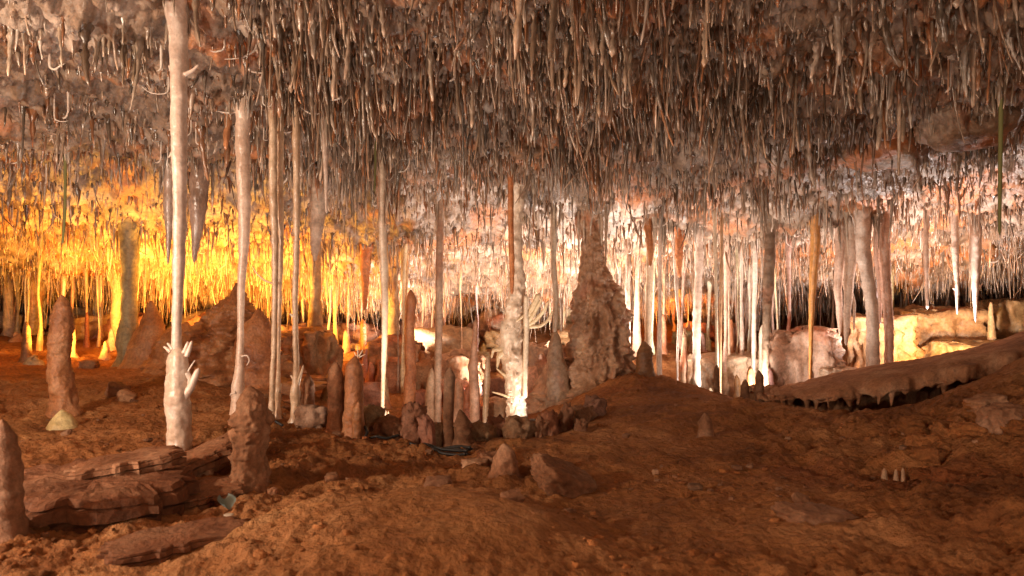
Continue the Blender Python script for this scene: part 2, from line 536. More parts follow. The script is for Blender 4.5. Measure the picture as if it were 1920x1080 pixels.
RIM = [(660, 5.0, 'the prong crowned stalagmite'), (843, 5.2, 'the slim dark stalagmite'), (874, 5.2, 'the bumpy dark cone'), (968, 6.0, 'the shaggy column foot'), (1100, 5.9, 'the sloping cable'), (775, 5.2, 'the black cables')]
LAND_REAR = [(430, 8.0, 'the red mound'), (240, 8.5, 'the green stained column'), (770, 7.6, 'the tall brick red stalagmite'), (968, 7.5, 'the shaggy white column'), (1120, 8.3, 'the great flowstone cone'),
             (1438, 8.0, 'the twisted dark column'), (1520, 7.9, 'the amber column'), (1637, 7.8, 'the stout shaggy column'), (1835, 10.0, 'the yellow flowstone bank'), (716, 6.6, 'the ivory rod'),
             (66, 11.2, 'the crusty column of the left recess'), (592, 9.2, 'the broad yellow lit column'), (738, 10.2, 'the wide grey green column'), (1306, 8.5, 'the thick white shaggy column'), (690, 10.8, 'the terrace stones')]


def landmark(land, x, y):
    return min(land, key=lambda q: (q[1] * (q[0] - 960) / F - x) ** 2 + (q[1] - y) ** 2)[2]


SEED = [0]
SKIRT = []


def form(name, label, cat, spec, d, mat, top='ceil', bot='floor', col=(1, 1, 1), group=None, parent=None, n=48, s=18, dd=0.0, tiltd=0.0, **kw):
    """dripstone form traced as a spine of (pixel x, pixel y, pixel width) from its top down, standing at depth d"""
    SEED[0] += 1
    pts, rad = [], []
    for (px, py, w) in spec:
        pts.append(P(px, py, d))
        rad.append(max(w, 1.2) / 2 * d / F)
    pts = [np.array(p) for p in pts]
    if top == 'ceil':
        zc = float(ceil_h(pts[0][0], d))
        while len(pts) > 2 and pts[0][2] > zc - 0.12:
            pts.pop(0)
            rad.pop(0)
        r1 = rad[0]
        for (dz_, kr) in ((-0.12, 1.05), (-0.03, 1.25), (0.06, 1.6), (0.30, 1.8)):
            if zc + dz_ > pts[0][2]:
                pts.insert(0, np.array([pts[0][0] + R.uniform(-1, 1) * r1 * 0.3, d, zc + dz_]))
                rad.insert(0, min(r1 * kr, r1 + 0.07))
        SKIRT.append((pts[0][0], d, r1))
    if bot == 'floor':
        zf = float(floor_h(pts[-1][0], d)) - 0.05
        while len(pts) > 2 and pts[-1][2] < zf + 0.14 + rad[-1] * 0.3:
            pts.pop()
            rad.pop()
        if zf < pts[-1][2] - 0.01:
            rb = rad[-1]
            pts.append(np.array([pts[-1][0], d, zf + 0.09 + rb * 0.3]))
            rad.append(rb * 1.05)
            pts.append(np.array([pts[-1][0], d, zf + 0.04]))
            rad.append(rb * 1.35 + 0.004)
            pts.append(np.array([pts[-1][0], d, zf - 0.02]))
            rad.append(rb * 1.9 + 0.008)
    V, Fc = tube(pts, rad, n, s, seed=SEED[0], round_top=(top == 'round'), round_bot=(bot == 'tip'), **kw)
    if parent is not None:
        return mesh_obj(name, V, Fc, mat, vtint(V, col), parent=parent, origin=pts[-1] if bot == 'floor' else pts[0])
    return mesh_obj(name, V, Fc, mat, vtint(V, col), origin=pts[-1] if bot == 'floor' else pts[0], label=label, cat=cat, group=group)


def branch(parent, spec, d, mat, col=(1, 1, 1), name='branch', s=8, n=14, dz=0.0, **kw):
    SEED[0] += 1
    pts = [P(px, py, d + dz * k / max(1, len(spec) - 1)) for k, (px, py, w) in enumerate(spec)]
    rad = [max(w, 1.0) / 2 * 0.8 * d / F for (_, _, w) in spec]
    kw.setdefault('lump', 0.1)
    V, Fc = tube(pts, rad, n, s, seed=SEED[0], round_bot=True, lf=20, **kw)
    return mesh_obj(name, V, Fc, mat, vtint(V, col), parent=parent, origin=pts[0])


def ico_grid(n):
    """cube sphere with n cells an edge: V, quads"""
    key, V, Q = {}, [], []

    def vid(p):
        k = tuple(np.round(p, 5))
        if k not in key:
            key[k] = len(V)
            V.append(p)
        return key[k]
    g = np.linspace(-1, 1, n + 1)
    for ax in range(3):
        for sg in (-1, 1):
            for i in range(n):
                for j in range(n):
                    q = []
                    for (a, b) in ((0, 0), (1, 0), (1, 1), (0, 1)):
                        p = np.zeros(3)
                        p[ax] = sg
                        p[(ax + 1) % 3] = g[i + a]
                        p[(ax + 2) % 3] = g[j + b]
                        q.append(vid(p))
                    Q.append(q if sg > 0 else q[::-1])
    return np.array(V), np.array(Q)


_CS = {n: ico_grid(n) for n in (2, 3, 10, 16, 24)}


def rock_mesh(n, size, rot, seed, box=0.5, amp=0.22, f=1.6, fine=0.05):
    C, Q = _CS[n]
    sph = C / np.linalg.norm(C, axis=1)[:, None]
    V = sph * (1 - box) + C * box
    k = 1 + amp * fbm(V * f + seed * 5.1, 3) * 1.5
    V = V * k[:, None] * np.array(size) / 2
    ms = min(size)
    nr = V / (np.array(size) ** 2)
    nr /= np.linalg.norm(nr, axis=1)[:, None] + 1e-9
    V = V + nr * (fine * min(ms, 0.12) * 1.8 * fbm(V * 13 + seed, 4))[:, None]
    rx, ry, rz = rot
    from mathutils import Euler
    Mx = np.array(Euler((rx, ry, rz)).to_matrix())
    return V @ Mx.T, Q


def rock(name, label, cat, loc, size, rot=(0, 0, 0), seed=0, mat=None, col=(1, 1, 1), n=10, group=None, sh=True, **kw):
    V, Q = rock_mesh(n, size, rot, seed, **kw)
    loc = np.array(loc, float)
    V = V + loc
    return mesh_obj(name, V, Q, mat or M_STONE, vtint(V, col, 0.15), origin=loc, label=label, cat=cat, group=group, smooth_sh=sh)


# ------------------------------------------------------------------ the ground and the ceiling (sheets, finer near the camera)
def sheet(rows, ncore, half, hfun):
    ys = np.asarray(rows)
    core = np.linspace(-1, 1, ncore)
    xs = []
    for y in ys:
        hw = half * max(y, 1.4)
        out = np.linspace(0, 1, 9)[1:] ** 1.3 * (4.0 if y < 9 else 3.0)
        xs.append(np.concatenate([-(hw + out[::-1]), core * hw, hw + out]))
    X = np.array(xs)
    Y = np.repeat(ys[:, None], X.shape[1], 1)
    Z = hfun(X, Y)
    return X, Y, Z


def grid_faces(nr, nc):
    i = np.arange(nr - 1)[:, None] * nc
    j = np.arange(nc - 1)[None]
    return np.stack([i + j, i + j + 1, i + nc + j + 1, i + nc + j], -1).reshape(-1, 4)


rows = np.concatenate([np.linspace(-4, 1.5, 26)[:-1], 1.5 * np.exp(np.linspace(0, math.log(16.5 / 1.5), 420))])
X, Y, Z = sheet(rows, 480, 0.80, floor_h)
V = np.stack([X, Y, Z], -1).reshape(-1, 3)
# pale stone crust on the left slope, dusty boss, red clay elsewhere
tn = fbm(V * np.array([1.0, 1.6, 0]) + 40, 3)
pale = smooth(0.0, 0.35, tn) * smooth(1.5, -0.5, V[:, 0])
boss = np.exp(-(((V[:, 0] + 0.3) / 0.8) ** 2 + ((V[:, 1] - 3.2) / 0.8) ** 2)) * 0.8
mixv = np.clip(np.maximum(pale * 0.8, boss * 0.7), 0, 1)[:, None]
ft = np.ones((len(V), 3)) * (1 - mixv) + np.array([1.25, 1.45, 1.6]) * mixv
floor = mesh_obj('cave_floor', V, grid_faces(*X.shape), M_CLAY, ft, kind='structure')
floor['label'] = 'uneven red brown clay floor of the cave'
FXY = (X, Y)

rows = np.concatenate([np.linspace(-4, 2.2, 22)[:-1], 2.2 * np.exp(np.linspace(0, math.log(16.5 / 2.2), 330))])
X, Y, Z = sheet(rows, 490, 0.80, ceil_h)
V = np.stack([X, Y, Z], -1).reshape(-1, 3)
ceiling = mesh_obj('cave_ceiling', V, grid_faces(*X.shape)[:, ::-1], M_CEIL, vtint(V, (1, 1, 1), 0.25, 2.5), kind='structure')
ceiling['label'] = 'rough brown and rust rock ceiling of the cave'


def wall(name, xs, ys, label):
    """rough wall closing the cave along a plan line, from below the floor to above the ceiling"""
    xs = np.array(xs, float)
    ys = np.array(ys, float)
    t = np.concatenate([[0], np.cumsum(np.hypot(np.diff(xs), np.diff(ys)))])
    u = np.arange(0, t[-1], 0.12)
    x = np.interp(u, t, xs)
    y = np.interp(u, t, ys)
    z = np.linspace(-1.6, 3.2, 44)
    Xw = np.repeat(x[:, None], len(z), 1)
    Yw = np.repeat(y[:, None], len(z), 1)
    Zw = np.repeat(z[None], len(x), 0)
    V = np.stack([Xw, Yw, Zw], -1)
    nrm = np.stack([-np.gradient(y, u), np.gradient(x, u)], -1)
    nn = fbm(V * np.array([0.9, 0.9, 0.5]), 4) * 0.45
    V[..., 0] += nn * nrm[:, None, 0]
    V[..., 1] += nn * nrm[:, None, 1]
    V = V.reshape(-1, 3)
    o = mesh_obj(name, V, grid_faces(len(x), len(z)), M_CEIL, vtint(V, (0.9, 0.8, 0.7), 0.2), kind='structure')
    o['label'] = label


wall('rear_wall', [-13.5, -9, -4, 0, 4, 9, 13.5], [14.5, 15.6, 15.4, 15.8, 15.2, 14.6, 13.5], 'dark brown rock wall at the back of the cave')
wall('left_wall', [-4.6, -4.9, -6.3, -9.6, -13.0], [-3.8, 1.2, 4.0, 8.6, 14.6], 'brown rock wall left of the cave floor')
wall('right_wall', [13.0, 9.6, 6.3, 4.9, 4.6], [13.8, 8.6, 4.4, 1.2, -3.8], 'brown rock wall right of the cave floor')
wall('front_wall', [4.7, 0, -4.7], [-3.6, -3.9, -3.6], 'brown rock wall behind the visitors path')


# ------------------------------------------------------------------ lamps
def floodlight(label, pos, aim, watts, col, radius, cone_deg=160):
    pos = np.array(pos, float)
    t = thing('floodlight', label, 'floodlight', pos, 'assumed and added cave floodlights')
    V, Q = _CS[2]
    body = V * np.array([0.05, 0.04, 0.03]) + pos - np.array([0, 0, 0.10])
    mesh_obj('housing', body, Q, M_METAL, parent=t, origin=pos - np.array([0, 0, 0.10]), smooth_sh=False)
    hl = max(0.04, (pos[2] - 0.11 - float(floor_h(pos[0], pos[1])) + 0.08) / 2)
    lc = pos - np.array([0, 0, 0.11 + hl])
    mesh_obj('bracket', V * np.array([0.012, 0.012, hl]) + lc, Q, M_METAL, parent=t, origin=lc, smooth_sh=False)
    ld = bpy.data.lights.new('bulb', 'SPOT' if aim is not None else 'POINT')
    ld.energy = watts
    ld.color = col
    ld.shadow_soft_size = radius
    lo = bpy.data.objects.new('bulb', ld)
    COL.objects.link(lo)
    lo.parent = t
    if aim is not None:
        ld.spot_size = math.radians(cone_deg)
        ld.spot_blend = 0.7
        lo.rotation_euler = Vector(aim).to_track_quat('-Z', 'Y').to_euler()
    return t


for (lab, px, d, h, w, c, aim, cone_) in UNSEEN_LAMPS:
    x = d * (px - 960) / F
    floodlight(lab, (x, d, float(floor_h(x, d)) + h), aim, w, c, 0.06, cone_)
for (lab, pos, w, c, r, aim) in UNSEEN_FRONT_LAMPS:
    floodlight(lab, pos, aim, w, c, r, 150)

# ------------------------------------------------------------------ stalactites of the ceiling
def stal_params(n, dmin, dmax):
    # even over the ceiling area inside and a little beside the view
    d = np.sqrt(RS.uniform(dmin ** 2, dmax ** 2, n))
    x = RS.uniform(-0.82, 0.82, n) * d
    return x, d


sx, sd = stal_params(47000, 3.4, 13.4)
ex, ed = stal_params(21000, 3.5, 7.5)
sx, sd = np.concatenate([sx, ex]), np.concatenate([sd, ed])
NS = len(sx)
dens = 0.6 * fbm(xy3(sx, sd, 1.1, 12.0), 3) + 0.55 * (0.35 - np.abs(pnoise(xy3(sx, sd, 1.9, 44.0)) * 2)) + 0.25 * (0.3 - np.abs(pnoise(xy3(sx, sd, 4.3, 4.0)) * 2))
# the rock is barer at the upper left and upper right of the front
bare = smooth(-0.28, -0.45, sx / sd) * smooth(8.5, 6.0, sd) + 0.75 * smooth(0.25, 0.5, sx / sd) * smooth(8.5, 6.5, sd)
keep = RS.rand(NS) < np.clip(0.66 + 0.9 * dens - 0.60 * bare + 0.22 * smooth(8, 10, sd), 0.03, 1)
sx, sd, bare = sx[keep], sd[keep], bare[keep]
NS = len(sx)
lowf = fbm(xy3(sx, sd, 0.9, 30.0), 2)
length = np.exp(RS.normal(-2.15, 0.70, NS)) * np.clip(1 + 1.3 * lowf, 0.35, 2.4) * (1 - 0.35 * bare)
nub = RS.rand(NS) < 0.45
length = np.where(nub, RS.uniform(0.03, 0.13, NS), length)
length = np.where(length > 0.3, 0.3 + (length - 0.3) * 0.45, length)
length = np.clip(length, 0.03, 0.6) * (1 - 0.15 * smooth(5, 8, sd))
rad = np.where(nub, RS.uniform(0.007, 0.022, NS), 0.006 + 0.022 * length ** 0.7 * np.exp(RS.normal(0.12, 0.55, NS)) + 0.002)
straw = (RS.rand(NS) < 0.14 + 0.16 * smooth(6, 9, sd)) & ~nub
rad = np.where(straw, RS.uniform(0.004, 0.0075, NS), rad)
length = np.where(straw, np.clip(length * 1.5, 0.1, 0.8), length)
rad = np.minimum(rad * 0.92, 0.026) * (1 + 0.3 * bare)
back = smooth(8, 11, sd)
length = length * (1 + 0.6 * back) * (1 + back * np.clip(1.6 * fbm(xy3(sx, sd, 2.2, 91.0), 2), -0.6, 0.9))
rad = rad * (1 - 0.4 * back) * np.where(straw, 1, 0.80)
sz = ceil_h(sx, sd) + 0.035
# keep the tips clear of the floor
gap = sz - floor_base(sx, sd)
length = np.minimum(length, np.maximum(gap * 0.8, 0.02))
cone = np.where(straw, 0.95, RS.uniform(0.15, 0.75, NS))
bend = RS.normal(0, 0.07, (NS, 2)) + (RS.rand(NS, 1) < 0.13) * RS.normal(0, 0.22, (NS, 2))
flare = np.where(straw, 2.0, RS.uniform(1.3, 3.2, NS))
hue = RS.rand(NS)
rusty = RS.rand(NS) < 0.17 + 0.40 * smooth(0.1, 0.4, fbm(xy3(sx, sd, 0.8, 55.0), 2))
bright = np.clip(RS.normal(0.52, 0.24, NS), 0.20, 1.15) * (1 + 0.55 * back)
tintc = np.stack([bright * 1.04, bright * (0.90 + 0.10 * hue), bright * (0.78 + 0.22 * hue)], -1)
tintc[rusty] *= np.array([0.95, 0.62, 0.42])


def stal_mesh(idx, S, Rr):
    """template rings for the chosen stalactites: V (k,Rr*S+1,3), tint"""
    k = len(idx)
    t = np.linspace(0, 1, Rr) ** 1.25
    Lh = length[idx][:, None]
    cn = cone[idx][:, None]
    r0 = rad[idx][:, None]
    r = r0 * (cn + (1 - cn) * (1 - t[None]) ** 1.1)
    r = r * (1 + (flare[idx][:, None] - 1) * np.exp(-t[None] * 9))
    r = r * (1 + np.clip(0.30 * RS.normal(size=(k, Rr)), -0.45, 0.7) * (t[None] > 0.02))
    r[:, -1] *= 0.45
    cx = sx[idx][:, None] + bend[idx][:, 0:1] * Lh * t[None] ** 2 + 0.06 * r0 * np.cumsum(RS.normal(size=(k, Rr)), 1)
    cy = sd[idx][:, None] + bend[idx][:, 1:2] * Lh * t[None] ** 2 + 0.06 * r0 * np.cumsum(RS.normal(size=(k, Rr)), 1)
    cz = sz[idx][:, None] - Lh * t[None]
    th = np.linspace(0, 2 * np.pi, S, endpoint=False)[None, None] + RS.rand(k)[:, None, None] * 6
    rj = r[..., None] * (1 + 0.13 * RS.normal(size=(k, Rr, S)))
    Vx = cx[..., None] + rj * np.cos(th)
    Vy = cy[..., None] + rj * np.sin(th)
    Vz = np.repeat(cz[..., None], S, 2)
    V = np.stack([Vx, Vy, Vz], -1).reshape(k, Rr * S, 3)
    tip = np.stack([cx[:, -1], cy[:, -1], cz[:, -1] - r[:, -1] * 1.2], -1)[:, None]
    V = np.concatenate([V, tip], 1)
    # pale tip paints in the wet highlight, over young white calcite
    tt = np.concatenate([np.repeat(t, S), [1.0]])
    pal = (0.80 + 0.75 * smooth(0.72, 1.0, tt))[None, :, None]
    T = tintc[idx][:, None] * pal
    j = np.arange(S)
    jn = (j + 1) % S
    q = tube_faces(Rr, S)[:, ::-1]
    o = (Rr - 1) * S
    tr = np.stack([np.full(S, Rr * S), o + jn, o + j], -1)
    return V, T, q, tr


def merged(name, idx, S, Rr, label, mat):
    V, T, q, tr = stal_mesh(idx, S, Rr)
    k, nv = V.shape[:2]
    off = (np.arange(k) * nv)[:, None, None]
    Q = (q[None] + off).reshape(-1, 4)
    TR = (tr[None] + off).reshape(-1, 3)
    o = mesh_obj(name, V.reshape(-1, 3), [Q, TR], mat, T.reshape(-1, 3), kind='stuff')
    o['label'] = label
    o['category'] = 'stalactites'
    return o


# twisted white helictites
for k in range(90):
    d = math.sqrt(R.uniform(4.0 ** 2, 9.5 ** 2))
    x = R.uniform(-0.7, 0.7) * d
    z = float(ceil_h(x, d)) - R.uniform(0.0, 0.22)
    L = R.uniform(0.06, 0.2)
    a = R.uniform(0, 6.28)
    dx, dz = R.choice([-1, 1]) * R.uniform(0.2, 1.0), -R.uniform(0.3, 1.0)
    p = np.array([x, d, float(ceil_h(x, d)) + 0.03])
    pts = [p, np.array([x, d, z])]
    q0 = np.array([x, d, z])
    for m in range(4):
        q0 = q0 + np.array([dx * 0.25, R.uniform(-0.1, 0.1), dz * 0.25]) * L
        pts.append(q0.copy())
        dz += R.uniform(-0.1, 0.7)
        dx += R.uniform(-0.5, 0.5)
    r = R.uniform(0.004, 0.008)
    V, Fc = tube(pts, [r * 1.5, r * 1.3] + [r, r, r * 0.8, r * 0.5], 16, 7, lump=0.15, lf=25, seed=k, round_bot=True)
    mesh_obj('helictite', V, Fc, M_WHITE, vtint(V, (1, 1, 1)), origin=pts[0], label='small crooked white helictite near ' + landmark(LAND_CEIL, x, d), cat='helictite', group='crooked white helictites')

# ------------------------------------------------------------------ named dripstone forms, traced from the photograph
PINK = (1.0, 0.93, 0.90)
CREAM = (1.0, 0.95, 0.82)
GREY = (0.80, 0.80, 0.80)
TAN = (0.95, 0.82, 0.66)

# the white column with antlers
d = on_floor(338, 850)
o0 = P(338, 852, d)
t = thing('dripstone', 'glossy white column with antler branches on its thick stalagmite foot', 'column', o0)
form('shaft', None, None, [(333, 20, 38), (334, 70, 34), (335, 130, 29), (336, 250, 28), (337, 400, 25), (335, 520, 22), (332, 600, 18), (331, 662, 18)], d, M_WHITE,
     bot=None, parent=t, col=PINK, n=110, s=26, lump=0.12, lf=8, ripple=0.03, rf=190, flute=0.10)
form('foot', None, None, [(331, 645, 26), (333, 665, 39), (335, 700, 40), (332, 745, 47), (336, 790, 42), (340, 835, 42)], d, M_WHITE,
     top='round', parent=t, col=(0.92, 0.82, 0.74), n=80, s=36, lump=0.16, lf=10, flute=0.10)
for sp in ([(320, 660, 12), (311, 652, 7), (306, 650, 4)], [(324, 655, 10), (317, 646, 7), (313, 643, 4)], [(345, 662, 12), (350, 648, 8), (353, 640, 5)],
           [(350, 668, 13), (356, 652, 10), (360, 639, 6)], [(342, 748, 24), (357, 728, 20), (367, 704, 16), (373, 690, 10)], [(350, 738, 12), (358, 716, 6)],
           [(352, 697, 4), (359, 685, 3), (366, 675, 2)], [(346, 140, 12), (362, 132, 8), (373, 121, 5)], [(324, 140, 10), (317, 122, 5)], [(326, 280, 8), (316, 296, 3)],
           [(350, 700, 16), (356, 710, 10), (354, 722, 8)]):
    branch(t, sp, d - 0.02, M_WHITE, PINK)

form('stalagmite', 'knobbly brown stalagmite standing before the white antlered column', 'stalagmite',
     [(468, 724, 42), (470, 748, 57), (471, 790, 62), (467, 840, 58), (468, 902, 55)], on_floor(468, 912), M_STONE, top='round', col=(1.0, 0.88, 0.78), n=130, s=70, lump=0.12, lf=12, shag=0.24)

t = thing('dripstone', 'slim pink column hanging as a thick cone and ending behind the knobbly stalagmite', 'column', P(444, 775, 5.5))
form('shaft', None, None, [(454, 260, 26), (456, 330, 24), (458, 380, 24), (458, 430, 22), (456, 480, 17), (452, 540, 14), (451, 620, 12), (450, 680, 16), (446, 730, 24), (442, 775, 30)], 5.5,
     M_WHITE, parent=t, col=(0.95, 0.82, 0.74), n=110, s=22, lump=0.14, lf=9, ripple=0.02)
for sp in ([(452, 668, 5), (464, 666, 4), (468, 676, 3), (462, 686, 3)], [(442, 735, 10), (434, 738, 5), (431, 742, 3)]):
    branch(t, sp, 5.45, M_WHITE, PINK)
for (lab, sp, dd_, br) in (
    ('slender pale column with a long crooked twig beside the red mound', [(511, 230, 15), (513, 380, 15), (516, 460, 13), (515, 560, 10), (514, 640, 10), (511, 700, 9), (509, 750, 11), (506, 790, 24)], 5.4,
     ([(512, 532, 4), (496, 526, 4), (482, 514, 3), (472, 498, 2)],)),
    ('slenderest pale column with a yellowed foot beside the twigged column', [(525, 340, 11), (527, 450, 11), (524, 560, 8), (522, 690, 7), (521, 740, 11), (521, 788, 17)], 5.5, ([(524, 735, 8), (527, 718, 4)],)),
    ('slender grey column with a forked foot beside the dark stalagmites', [(556, 310, 13), (556, 450, 12), (553, 560, 11), (554, 640, 10), (556, 690, 11), (554, 730, 17), (547, 788, 22)], 5.5,
     ([(556, 728, 10), (563, 705, 7), (569, 684, 3)], [(552, 715, 7), (545, 703, 3)], [(552, 595, 8), (543, 588, 5)])),
):
    t = thing('dripstone', lab, 'column', P(sp[-1][0], sp[-1][1], dd_))
    form('shaft', None, None, sp, dd_, M_WHITE, parent=t, col=(0.88, 0.74, 0.58), n=130, s=18, lump=0.26, lf=13, ripple=0.04, rf=150)
    for b in br:
        branch(t, b, dd_ - 0.01, M_WHITE, CREAM)

t = thing('stalagmite', 'tall red brown stalagmite with a pale yellow boss at its foot', 'stalagmite', P(119, 778, on_floor(119, 778)))
form('trunk', None, None, [(115, 553, 22), (117, 568, 32), (115, 610, 40), (110, 660, 38), (113, 710, 42), (120, 750, 46), (121, 775, 48)], on_floor(119, 778), M_RED, top='round', parent=t, col=(1.05, 1, 1), n=110, s=48, lump=0.18, lf=7, shag=0.09)
dq = on_floor(113, 800)
form('boss', None, None, [(116, 768, 26), (117, 782, 44), (112, 800, 66), (108, 814, 96)], dq, M_FLOW, top='round', parent=t, col=(1.2, 1.3, 0.85), n=30, s=36, lump=0.16, lf=10)

t = thing('dripstone', 'green stained column rising from a broad foot beside the blunt red stump', 'column', P(235, 690, 8.5))
form('shaft', None, None, [(240, 350, 34), (239, 390, 25), (238, 410, 28), (240, 440, 25), (244, 485, 32), (243, 540, 27), (243, 590, 27), (239, 635, 38), (232, 680, 58), (226, 700, 80)], 8.5, M_FLOW, parent=t,
     col=(0.70, 0.78, 0.55), n=90, s=28, lump=0.16, lf=5)
form('stalagmite', 'blunt red brown stump grown against the green stained column', 'stalagmite', [(283, 564, 26), (284, 585, 34), (285, 615, 50), (281, 655, 80), (275, 700, 110)], 8.35, M_RED, top='round',
     col=(0.95, 0.95, 0.9), n=60, s=36, lump=0.10, lf=4)

t = thing('rock_mound', 'great peaked red brown rock mound with a green stained shoulder', 'mound', P(430, 760, 7.8))
form('peak', None, None, [(446, 530, 8), (446, 552, 28), (443, 580, 74), (440, 610, 112), (434, 650, 170), (425, 700, 260), (410, 770, 380)], 7.7, M_RED, top=None, parent=t, n=110, s=110, lump=0.30, lf=4.5, shag=0.12, col=(1.0, 0.92, 0.86))
form('shoulder', None, None, [(484, 578, 30), (486, 598, 50), (480, 640, 76), (478, 700, 84), (476, 780, 92)], 7.35, M_RED, top='round', parent=t, n=60, s=50, lump=0.2, lf=4, shag=0.08, col=(1.1, 0.95, 0.9))
form('flank', None, None, [(350, 604, 50), (345, 625, 120), (330, 655, 210), (320, 720, 330)], 7.9, M_RED, top='round', parent=t, n=50, s=70, lump=0.22, lf=3.0, shag=0.08, col=(1.0, 0.92, 0.86))

# stalagmites of the middle ground
for (lab, sp, dd_, mat, col) in (
    ('grey blunt stalagmite standing beside the forked column', [(577, 702, 18), (578, 722, 24), (577, 760, 23), (575, 800, 28)], 5.7, M_STONE, (1.6, 1.5, 1.45)),
    ('stout flat topped stalagmite beside the prong crowned one', [(630, 679, 22), (629, 694, 28), (629, 750, 29), (628, 812, 32)], 5.15, M_STONE, (1.7, 1.5, 1.35)),
    ('short bent stalagmite leaning on the prong crowned one', [(651, 698, 12), (649, 720, 20), (648, 770, 22), (648, 822, 26)], 5.2, M_RED, (1.1, 1.0, 1.0)),
    ('small orange brown stub before the prong crowned stalagmite', [(673, 752, 10), (670, 772, 17), (667, 800, 20), (666, 830, 26)], 4.98, M_RED, (1.2, 1.1, 1.0)),
    ('tall brick red stalagmite with a rounded tip', [(770, 543, 13), (771, 558, 18), (768, 620, 18), (770, 690, 21), (766, 770, 24)], 7.6, M_RED, (1.25, 1.0, 0.95)),
    ('slim dark stalagmite rising from the ragged rim', [(843, 690, 14), (843, 708, 20), (841, 770, 20), (840, 838, 30)], 5.2, M_STONE, (0.95, 0.85, 0.8)),
    ('bumpy dark cone beside the slim dark stalagmite', [(862, 768, 14), (867, 795, 32), (874, 845, 56)], 5.2, M_STONE, (1.0, 0.9, 0.85)),
    ('pink banded stalagmite left of the shaggy column', [(892, 600, 8), (890, 640, 12), (887, 690, 18), (890, 740, 18), (888, 790, 22)], 7.8, M_FLOW, (1.2, 1.0, 0.95)),
    ('thin cream stalagmite beside the pink banded one', [(915, 668, 9), (913, 720, 12), (910, 775, 11)], 7.9, M_WHITE, CREAM),
    ('reddish slim stalagmite in front of the terrace stones', [(680, 598, 8), (681, 612, 12), (681, 665, 13)], 10.6, M_RED, (1.1, 1, 1)),
    ('pale stub leaning by the brick red stalagmite', [(810, 690, 10), (806, 730, 16), (805, 780, 20)], 7.9, M_FLOW, (1.2, 1.1, 1.0)),
    ('short dark stump at the foot of the cream column', [(1207, 640, 22), (1209, 655, 30), (1211, 692, 34)], 7.75, M_RED, (0.75, 0.8, 0.8)),
    ('small dark stalagmite on the clay crest', [(1397, 711, 8), (1397, 722, 15), (1397, 742, 19)], 6.55, M_STONE, (0.9, 0.8, 0.75)),
    ('larger dark stalagmite on the clay crest', [(1422, 694, 9), (1424, 708, 16), (1427, 742, 21)], 6.5, M_STONE, (0.9, 0.8, 0.75)),
    ('lone short stalagmite on the open clay floor', [(1321, 774, 12), (1323, 788, 25), (1322, 820, 33)], on_floor(1322, 818), M_STONE, (1.05, 0.9, 0.8)),
    ('thin dark stalagmite before the white flowstone bank', [(1344, 684, 7), (1344, 700, 10), (1344, 735, 14)], 7.6, M_STONE, (1.0, 0.95, 0.9)),
    ('slim brown stalagmite under the drooping white straw', [(1284, 612, 4), (1283, 645, 9), (1282, 690, 14)], 8.6, M_FLOW, (1.1, 0.95, 0.8)),
    ('yellow knobbed stalagmite on the yellow flowstone bank', [(1858, 566, 7), (1858, 600, 10), (1860, 635, 15), (1861, 668, 24)], 9.9, M_FLOW, (1.2, 1.1, 0.8)),
    ('ringed brown stalagmite half hidden by the fallen slab', [(4, 786, 20), (8, 820, 42), (12, 870, 46), (14, 930, 56), (8, 1020, 68)], 2.75, M_STONE, (1.2, 1.1, 1.05)),
    ('pink stub among the white columns', [(1371, 598, 7), (1370, 625, 10), (1369, 680, 13)], 9.4, M_RED, (1.3, 1.1, 1.1)),
    ('white stub beside the pink stub', [(1391, 600, 6), (1391, 630, 8), (1391, 680, 9)], 9.3, M_WHITE, (1, 1, 1)),
    ('white capped stub under the twisted column', [(1431, 608, 11), (1430, 630, 13), (1430, 690, 15)], 8.9, M_WHITE, (1, 1, 0.95)),
):
    rip = 0.05 if 'ringed' in lab else 0.02
    form('stalagmite', lab, 'stalagmite', sp, dd_, mat, top='round', col=np.array(col) * (0.8 if mat in (M_RED, M_STONE) else 1), n=70, s=30, lump=0.15, lf=9 if dd_ < 6.5 else 6, shag=0.22 if 'bumpy' in lab else 0.09, ripple=rip, rf=110)

t = thing('stalagmite', 'double trunked stalagmite crowned with small white prongs', 'stalagmite', P(660, 828, 5.05))
form('trunk', None, None, [(666, 667, 20), (664, 684, 30), (663, 740, 36), (660, 800, 40), (660, 828, 46)], 5.05, M_RED, top='round', parent=t, col=(1.15, 1.05, 1.05), n=80, s=34, lump=0.14, lf=9, shag=0.05)
for sp in ([(671, 670, 4), (671, 658, 3), (670, 647, 2)], [(673, 668, 3), (678, 660, 3), (681, 655, 2)], [(674, 670, 3), (681, 666, 2), (686, 664, 2)], [(668, 668, 3), (664, 660, 2)], [(676, 685, 3), (682, 683, 2)]):
    branch(t, sp, 5.05, M_WHITE, CREAM)

# rod hanging onto a white stub
t = thing('dripstone', 'straight ivory rod standing on a rough white stub', 'column', P(716, 805, 6.6))
form('shaft', None, None, [(716, 400, 13), (719, 480, 15), (722, 560, 13), (721, 640, 11), (718, 720, 8), (717, 768, 7)], 6.6, M_WHITE, bot=None, parent=t, col=(1, 0.9, 0.78), n=90, s=16, lump=0.06, ripple=0.04, rf=160)
form('foot', None, None, [(718, 760, 9), (717, 775, 17), (713, 800, 16)], 6.6, M_WHITE, top='round', parent=t, n=30, s=18, lump=0.2, lf=14)
branch(t, [(727, 806, 6), (727, 785, 5), (728, 770, 3)], 6.6, M_WHITE, CREAM)

